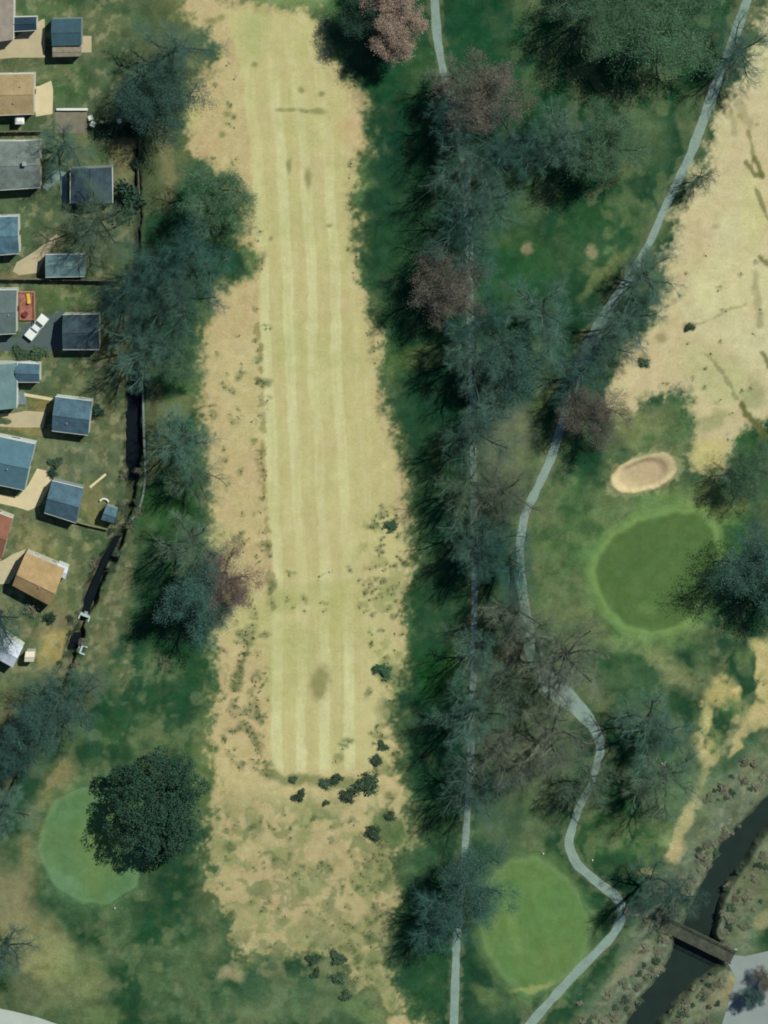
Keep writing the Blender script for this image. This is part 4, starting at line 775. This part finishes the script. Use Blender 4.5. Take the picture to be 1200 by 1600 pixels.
for i, (sd_, lm, kd_) in enumerate(((3, 8, (8, 8, 22)), (8, 7, (8, 9, 22)), (14, 9, (8, 8, 20)), (21, 7, (8, 9, 22)), (33, 8, (9, 8, 20)))):
    mt, mc, tips = gen_tree(sd_, TH, TR, lm, kd_)
    rg_ = random.Random(sd_ + 100)
    lv = leaves(tips, rg_, 2, .105, .40, .1); lv2 = leaves(tips, rg_, 3, .15, .45)
    BARE.append((as_mesh('trunk', mt.v, mt.f), as_mesh('crown', mc.v, mc.f), as_mesh('leaves', *lv), as_mesh('leaves', *lv2)))
BARK = noisy('bark_grey', np.array((.028, .033, .031)), .3, .8, rnd=.2); TWIGS = {
    'grey': noisy('twigs_grey', np.array((.058, .122, .092)), .25, .4, rnd=.22), 'blue': noisy('twigs_blue_grey', np.array((.034, .094, .076)), .25, .4, rnd=.2), 'brown': noisy('twigs_brown', np.array((.106, .130, .094)), .25, .4, rnd=.2),
    'olive': noisy('twigs_olive', np.array((.078, .130, .082)), .25, .4, rnd=.2), 'red': noisy('twigs_reddish', np.array((.078, .080, .062)), .25, .4, rnd=.15), 'tan': noisy('twigs_tan', np.array((.20, .165, .125)), .2, .4, rnd=.1)}
LEAF = {'bud': noisy('leaf_bud_green', np.array((.040, .100, .048)), .3, .5, rnd=.2), 'red': noisy('bud_red_brown', np.array((.092, .088, .068)), .25, .5, rnd=.15), 'tan': noisy('blossom_tan_pink', np.array((.235, .185, .140)), .2, .5), 'dark': noisy('leaf_dark_green', np.array((.017, .048, .029)), .35, .5, rnd=.2),
        'purple': noisy('bud_red_purple', np.array((.120, .076, .074)), .25, .5), 'brown': noisy('bud_brown', np.array((.17, .14, .11)), .25, .5), 'mid': noisy('leaf_mid_green', np.array((.036, .070, .038)), .35, .6, rnd=.25), 'pale': noisy('leaf_pale_grey_green', np.array((.135, .145, .095)), .3, .6, rnd=.25), 'haze': noisy('leaf_bud_grey_teal', np.array((.036, .086, .066)), .3, .5, rnd=.2), 'teal': noisy('leaf_teal', np.array((.04, .085, .08)), .3, .5)}
LITBARK = noisy('bark_sunlit', C(188, 182, 160), .2, .8)  # sunlight on a trunk put into the bark colour
def put(mesh, parent, mat):
    o = bpy.data.objects.new(mesh.name.split('.')[0], mesh); COL.objects.link(o); o.parent = parent
    if not mesh.materials: mesh.materials.append(None)
    o.material_slots[0].link = 'OBJECT'; o.material_slots[0].material = mat; return o
TRG = random.Random(77); tcount = 0
def tree(px, py, rp, hm, kind, label, group=None, trunkm=None, thin=False):
    """px, py: where the middle of the crown shows; hm: its height above ground"""
    global tcount
    c = P(px, py, hm); v = BARE[tcount % len(BARE)]; tcount += 1
    r = empty('bare_tree' if kind in ('grey', 'blue', 'brown', 'olive') else 'tree', (c.x, c.y, 0), label, 'tree', group, TRG.uniform(0, 6.28))
    s = rp / 8.0 / TR * 1.16; r.scale = (s, s, hm * 1.42 / TH)
    put(v[0], r, trunkm or BARK); put(v[1], r, TWIGS.get(kind, TWIGS['red' if kind == 'purple' else 'blue' if kind in ('dense', 'dark') else 'olive']))
    if kind in ('bud', 'red', 'tan'): put(v[3] if kind == 'tan' else v[2], r, LEAF[kind])
    if kind == 'purple': put(v[2], r, LEAF['purple'])
    if kind == 'mid': put(v[3], r, LEAF['mid'])
    if kind == 'dense': put(v[2], r, LEAF['haze'])
    if kind == 'dark': put(v[3], r, LEAF['dark'])
    if kind == 'teal': put(v[3], r, LEAF['teal'])
    return r
TREES = [
 (1062, 1410, 34, 9, 'grey', 'bare tree reaching over the left end of the footbridge'),
 (272, 82, 58, 13, 'grey', 'bare grey tree right of the topmost garage, reaching the straw fairway'), (258, 152, 56, 12, 'dense', 'dark haze-grey tree above the evergreen hedge and board fence'), (96, 232, 38, 9, 'grey', 'bare tree shading the weathered grey roof'), (150, 348, 52, 10, 'olive', 'thin bare tree between the charcoal garage and the steel-blue shed'),
 (336, 305, 50, 12, 'bud', 'green budding tree at the notch in the left edge of the fairway'), (302, 390, 54, 14, 'blue', 'bluish bare tree just below the green budding tree'), (238, 420, 48, 13, 'blue', 'bare tree over the ditch right of the steel-blue shed'), (282, 478, 56, 14, 'grey', 'large bare grey tree against the fairway right of the ditch'), (205, 478, 50, 13, 'blue', 'bare tree overhanging the nearly black garage'), (222, 548, 48, 13, 'grey', 'bare tree over the ditch throwing long branch shadows towards the slate-blue garage'),
 (276, 572, 34, 9, 'bud', 'small green budding tree below the large bare tree at the fairway edge'), (286, 694, 46, 10, 'grey', 'bare tree beside the darkest stretch of the ditch'), (302, 752, 40, 10, 'olive', 'bare tree at the thin concrete edge of the ditch'), (296, 850, 46, 13, 'olive', 'bare tree above the reddish tree on the left side of the fairway'),
 (346, 916, 46, 11, 'purple', 'red-purple budding tree leaning over the left edge of the fairway'), (306, 934, 54, 13, 'dense', 'tall dark tree left of the reddish fairway tree'), (112, 1100, 50, 11, 'grey', 'bare grey tree over the lower end of the ditch'), (62, 1128, 50, 11, 'dense', 'dark tree over the lowest stretch of the ditch'), (18, 1180, 40, 10, 'blue', 'bluish bare tree on the left edge where the ditch leaves the picture'), (6, 1275, 48, 11, 'grey', 'bare tree on the left edge beside the rounded putting green'), (2, 1492, 44, 10, 'grey', 'bare tree on the left edge above the pale road corner'), (-8, 975, 40, 10, 'blue', 'bluish bare tree above the white-roofed house'),

 (620, 52, 35, 10, 'tan', 'round tan-pink blossoming tree left of the top of the cart path'), (606, -8, 34, 10, 'tan', 'tan tree cut by the top edge of the picture'), (764, 156, 54, 13, 'red', 'wide red-brown tree where the straight path meets the trees'), (712, 128, 34, 11, 'brown', 'brown bare tree over the visible end of the upper path'), (735, 262, 52, 13, 'grey', 'bare grey tree below the wide red-brown tree'), (802, 226, 52, 13, 'blue', 'bluish bare tree right of the path below the red-brown tree'), (880, 222, 48, 12, 'grey', 'bare tree between the bluish bare tree and the green budding tree'),
 (952, 232, 54, 12, 'bud', 'green budding tree in the middle of the upper rough'), (1030, 52, 74, 13, 'bud', 'biggest green budding tree, beside the upper right cart path'), (942, 8, 58, 13, 'bud', 'green budding tree cut by the top edge left of the biggest one'), (720, 358, 54, 13, 'blue', 'bluish bare tree over the path above the dull red tree'), (704, 452, 48, 12, 'red', 'dull red tree over the straight path beside the green clearing'), (742, 566, 54, 13, 'grey', 'bare grey tree over the path below the dull red tree'), (850, 502, 56, 12, 'grey', 'bare tree below the green clearing'), (806, 572, 48, 12, 'dense', 'bluish bare tree right of the straight path below the clearing'),
 (744, 692, 50, 13, 'grey', 'bare tree over the path beside the olive clearing'), (790, 778, 48, 11, 'brown', 'brownish bare tree between the two paths where they come close'), (742, 840, 44, 13, 'grey', 'bare tree over the straight path left of the big putting green'), (798, 900, 48, 13, 'blue', 'bluish bare tree touching the winding path left of the big putting green'), (806, 966, 46, 13, 'brown', 'brown bare tree over the winding path above the tree cluster'), (744, 1030, 40, 13, 'grey', 'bare tree over the straight path right of the bright green patch'),
 (884, 1044, 60, 14, 'brown', 'wide bare tree above the grey pad on the winding path'), (742, 1125, 50, 13, 'grey', 'bare tree over the straight path left of the grey pad'), (858, 1172, 62, 14, 'brown', 'wide spreading bare tree left of the grey pad'), (746, 1240, 50, 13, 'grey', 'bare tree over the straight path above the oval putting green'), (1020, 1142, 60, 12, 'grey', 'bare tree right of the grey pad on the winding path'), (1046, 1222, 54, 12, 'olive', 'olive bare tree beside an added sunlit trunk base above the sandy creek bank'), (732, 1395, 56, 13, 'dense', 'bluish bare tree over the straight path left of the oval putting green'),
 (1016, 1396, 44, 11, 'grey', 'bare tree at the path fork beside the footbridge'), (1196, 886, 62, 12, 'dense', 'large dark bare tree right of the big putting green'), (1160, 86, 48, 10, 'grey', 'bare tree right of the cart path in the top right corner'), (1094, 282, 22, 6, 'olive', 'small bare tree beside the cart path at the tan fairway'), (1008, 440, 46, 9, 'grey', 'bare tree where the cart path meets the lower tan fairway'), (974, 506, 48, 9, 'grey', 'bare tree on the cart path between the tan fairway and the clearing'), (908, 590, 46, 9, 'blue', 'bluish bare tree over the cart path above the reddish one'), (926, 648, 42, 10, 'red', 'reddish tree beside the cart path left of the bunker'), (1176, 738, 40, 8, 'bud', 'green budding tree on the right edge beside the bunker'),
 (1176, 1558, 15, 4, 'teal', 'small dark teal tree standing in the grey lot'), (1196, 1534, 18, 4, 'red', 'small reddish tree on the right edge of the grey lot'), (692, 1440, 50, 11, 'blue', 'bare tree between the straight path and the foot of the fairway'), (576, 26, 36, 9, 'dark', 'dark leafy tree left of the round tan-pink one'),
 (762, 318, 46, 12, 'grey', 'bare tree right of the straight path above the green clearing'), (752, 512, 46, 13, 'blue', 'bluish bare tree at the lower left corner of the green clearing'), (764, 636, 44, 12, 'grey', 'bare tree above the olive clearing, just right of the straight path'), (732, 766, 44, 12, 'olive', 'olive bare tree on the straight path level with the sand bunker'), (768, 868, 46, 13, 'blue', 'bare tree between the two paths left of the big putting green'),
 (778, 1086, 46, 13, 'olive', 'olive bare tree between the straight path and the grey pad'), (776, 1188, 46, 13, 'brown', 'brown bare tree right of the straight path, below the level of the grey pad'), (838, 1012, 46, 11, 'olive', 'olive bare tree over the winding path between the big putting green and the grey pad'), (922, 1226, 42, 10, 'olive', 'olive bare tree over the winding path just below the grey pad'), (948, 548, 40, 9, 'grey', 'bare tree on the cart path halfway along the tan fairway edge'), (720, 190, 40, 12, 'blue', 'bluish bare tree on the path left of the wide red-brown tree'), (734, 424, 44, 12, 'grey', 'bare tree on the path between the bluish tree and the dull red tree'),
]
# the one big leafy tree: a rounded crown of many lobes
er = random.Random(31); etips = []
for i in range(95):
    a, zc = er.uniform(0, 6.28), er.uniform(-.55, 1.0); rr = math.sqrt(max(0, 1 - zc * zc)) * er.uniform(.55, 1.06); cc = Vector((math.cos(a) * rr * 8.0, math.sin(a) * rr * 8.0, 7.4 + zc * 5.0)); sz = er.uniform(.9, 1.9)
    for j in range(95):
        d = Vector((er.gauss(0, 1), er.gauss(0, 1), er.gauss(0, .8))).normalized() * sz * er.uniform(.6, 1.0); etips.append(cc + d)
BIGCROWN = as_mesh('crown', *leaves(etips, er, 3, .17, .16)); c = P(246, 1258, 9)
bt = empty('leafy_tree', (c.x, c.y, 0), 'large round dark green leafy tree covering half of the rounded putting green', 'tree'); put(BARE[0][0], bt, BARK).scale = (.55, .55, .55); put(BIGCROWN, bt, LEAF['dark']); bt.scale = (1.14, 1.3, 1.08)
for t_ in TREES:
    tree(*t_, trunkm=LITBARK if 'pale trunk' in t_[5] else None)

p = P(1038, 1196); m = MB(); m.tube((0, 0, -.1), (.05, .02, .35), .5, .36, 11); m.tube((.05, .02, .35), (.12, .0, .95), .36, .30, 11)
for i in range(6): a = i * 1.05 + .3; m.tube((math.cos(a) * .3, math.sin(a) * .3, .22), (math.cos(a) * .95, math.sin(a) * .95, -.05), .14, .06, 6)
o = m.build('lit_trunk_base', LITBARK, None, True); o.location = p; tag(o, 'added pale piece for the sunlit trunk base of the olive bare tree above the sandy creek bank', 'tree trunk')  # added piece: the sunlit foot of the olive tree's trunk, painted pale

# shrubs
def gen_shrub(seed, n=26):
    rg = random.Random(seed); m = MB(); tips = []
    for i in range(n):
        az = rg.uniform(0, 6.28); el = rg.uniform(.35, 1.45); L = rg.uniform(.7, 1.15); d = Vector((math.cos(az) * math.cos(el), math.sin(az) * math.cos(el), math.sin(el))); p = Vector((rg.gauss(0, .08), rg.gauss(0, .08), -.05))
        for j in range(3):
            q = p + d * L / 3; m.tube(p, q, .028 - .006 * j, .022 - .006 * j, 3, False); d = (d + Vector((rg.gauss(0, .22), rg.gauss(0, .22), rg.gauss(0, .15)))).normalized(); p = q; tips.append(q)
            for k_ in range(3):
                e = (d + Vector((rg.gauss(0, .6), rg.gauss(0, .6), rg.gauss(0, .4)))).normalized(); m.tube(q, q + e * .35, .014, .008, 3, False); tips.append(q + e * .35)
    return as_mesh('stems', m.v, m.f), as_mesh('leaves', *leaves(tips, rg, 2, .09, .1)), as_mesh('leaves', *leaves(tips, rg, 5, .13, .12))
SHR = [gen_shrub(s) for s in (1, 2, 3, 4)]
STEM = noisy('shrub_stems', np.array((.105, .118, .080)), .3, 1, rnd=.25)
def shrub(px, py, rp, leafm, label, group=None, dense=True, zf=.9, z=0.0, name='shrub'):
    c = P(px, py, z); v = SHR[TRG.randrange(4)]; s = rp / 8.0
    r = empty(name, c, label, 'shrub', group, TRG.uniform(0, 6.28)); r.scale = (s, s * TRG.uniform(.8, 1.1), s * zf)
    put(v[0], r, STEM); put(v[2 if dense else 1], r, leafm); return r
for x, y, rp, lb in ((574, 1222, 20, 'largest dark green bush across the lower fairway'), (544, 1243, 12, 'dark bush just left of the largest fairway bush'), (468, 1243, 11, 'dark green bush below the left part of the weed line'), (458, 1218, 7, 'small dark bush in the weed line across the lower fairway'), (508, 1224, 9, 'dark bush in the middle of the weed line across the lower fairway'), (524, 1216, 10, 'taller dark bush beside the middle of the weed line'), (509, 1254, 6, 'little bush under the middle of the weed line'), (602, 1047, 13, 'bright green bush on the right edge of the fairway'), (588, 1046, 8, 'little green bush left of the bright green edge bush'), (612, 820, 11, 'green bush on the right edge of the fairway half way down'), (598, 1165, 9, 'green bush on the right fairway edge above the largest bush'), (588, 1188, 9, 'green bush just above the largest fairway bush'),
   (490, 1498, 11, 'dark green bush at the foot of the fairway'), (494, 1520, 9, 'dark green bush below another at the foot of the fairway'), (528, 1496, 12, 'dark bush beside the last straw patch at the foot of the fairway'), (530, 1528, 10, 'dark bush second down beside the last straw patch'), (541, 1555, 9, 'lowest dark bush beside the last straw patch'), (610, 1275, 8, 'dark bush on the right edge below the largest fairway bush'), (583, 1300, 14, 'greyish bush below the largest fairway bush')):
    shrub(x, y, rp * .92, LEAF['mid'] if 'bright' not in lb else LEAF['bud'], lb, zf=.6)
shrub(205, 310, 24, LEAF['dark'], 'dark evergreen bush right of the charcoal garage', zf=1.3); shrub(216, 255, 9, LEAF['dark'], 'small dark evergreen bush at the board fence'); shrub(152, 642, 10, LEAF['dark'], 'dark bush on the right side of the slate-blue garage'); shrub(79, 964, 9, LEAF['dark'], 'round dark bush below the sand-roofed house'); shrub(50, 950, 12, LEAF['pale'], 'grey bush against the shaded side of the sand-roofed house', dense=False)
shrub(1006, 566, 8, LEAF['mid'], 'round dark bush on the left edge of the tan fairway', zf=.6); shrub(1077, 511, 7, LEAF['mid'], 'round dark bush alone on the tan fairway', zf=.6); shrub(60, 552, 12, LEAF['mid'], 'low green shrub under the dark driveway', zf=.6); shrub(34, 553, 12, LEAF['mid'], 'low green shrub left of another under the dark driveway', zf=.6); shrub(88, 722, 9, LEAF['mid'], 'green shrub right of the large blue-roofed house', zf=.7); shrub(82, 738, 7, LEAF['dark'], 'small dark shrub at the top of the tilted garage')
# evergreen hedge in the upper yard
p = P(186, 202); hg = empty('hedge', (p.x, p.y, 0), 'dark evergreen hedge along the board fence of the upper yard', 'hedge'); hr = random.Random(9); tp = [Vector((hr.uniform(-4, 4), hr.uniform(-1.25, 1.25), hr.uniform(.2, 1.5))) for i in range(1400)]
put(as_mesh('leaves', *leaves(tp, hr, 3, .16, .16)), hg, LEAF['dark']); m = MB()
for i in range(14): m.tube((-3.8 + i * .58, 0, -.1), (-3.8 + i * .58, hr.uniform(-.2, .2), 1.3), .05, .02, 5)
m.build('stems', BARK, hg)
# creek-bank scrub
brg = random.Random(12); n = 0
BANK = [(1120, 1330, 16), (1098, 1365, 24), (1070, 1395, 26), (1048, 1420, 26), (1030, 1450, 24), (1020, 1490, 26), (1010, 1520, 26), (985, 1548, 26), (960, 1580, 30), (940, 1600, 26), (1165, 1365, 24), (1145, 1400, 22), (1135, 1440, 20), (1130, 1470, 18), (1165, 1410, 26), (1190, 1350, 22), (1098, 1530, 22), (1080, 1560, 24), (1062, 1590, 24), (1095, 1590, 26), (1110, 1555, 20), (1120, 1525, 16), (1085, 1470, 14), (1150, 1300, 14), (1105, 1345, 20), (1130, 1240, 20), (1170, 1215, 24)]
for bx, by, sp in BANK:
    for i in range(9):
        x, y = bx + brg.gauss(0, sp * .6), by + brg.gauss(0, sp * .6)
        d_ = float(poly_sd(np.array([x]), np.array([y]), RIVER, 200)[0])
        if d_ < 1: continue
        km = LEAF['pale'] if brg.random() < .72 else LEAF['mid']
        shrub(x, y, brg.uniform(3, 7.5), km, 'pale grey-green scrub bush on the creek bank' if km is LEAF['pale'] else 'darker green scrub bush on the creek bank', 'scrub bushes along the creek banks' if km is LEAF['pale'] else 'green scrub bushes along the creek banks', dense=brg.random() < .8, zf=brg.uniform(.4, .75), z=-max(0.0, 1.2 * (1 - d_ / 14)))
# shrubs down in the ditch
for i in range(60):
    t = brg.random(); y = brg.choice((brg.uniform(730, 840), brg.uniform(840, 1060), brg.uniform(1080, 1200), brg.uniform(330, 560))); x = float(np.interp(y, [q[1] for q in DITCH], [q[0] for q in DITCH])) + brg.choice((-1, 1)) * brg.uniform(10, 18)
    shrub(x, y, brg.uniform(4, 8), LEAF['pale'] if i % 2 else LEAF['mid'], 'low scrub bush on the edge of the drainage ditch', 'scrub bushes along the drainage ditch', dense=False, zf=.8)

# weeds standing in the straw turf, too many to count
wr = random.Random(4); v, f = [], []
for x, y, r in SPOTS:
    for i in range(int(6 + r * 5)):
        a, q = wr.uniform(0, 6.28), abs(wr.gauss(0, .55)) * r; c = P(x + math.cos(a) * q, y + math.sin(a) * q, .01); h = wr.uniform(.06, .22); aa = wr.uniform(0, 3.14); u = Vector((math.cos(aa), math.sin(aa), 0)) * wr.uniform(.04, .1); b = len(v); tip = Vector((wr.gauss(0, .1), wr.gauss(0, .1), h))
        v += [c - u, c + u, c + u * .3 + tip]; f.append([b, b + 1, b + 2])
tag(mesh_obj('weeds', v, f, noisy('weed_green', np.array((.085, .100, .045)), .35, 1)), 'scattered dark weed tufts standing in the straw-coloured turf', 'weeds', None, 'stuff')
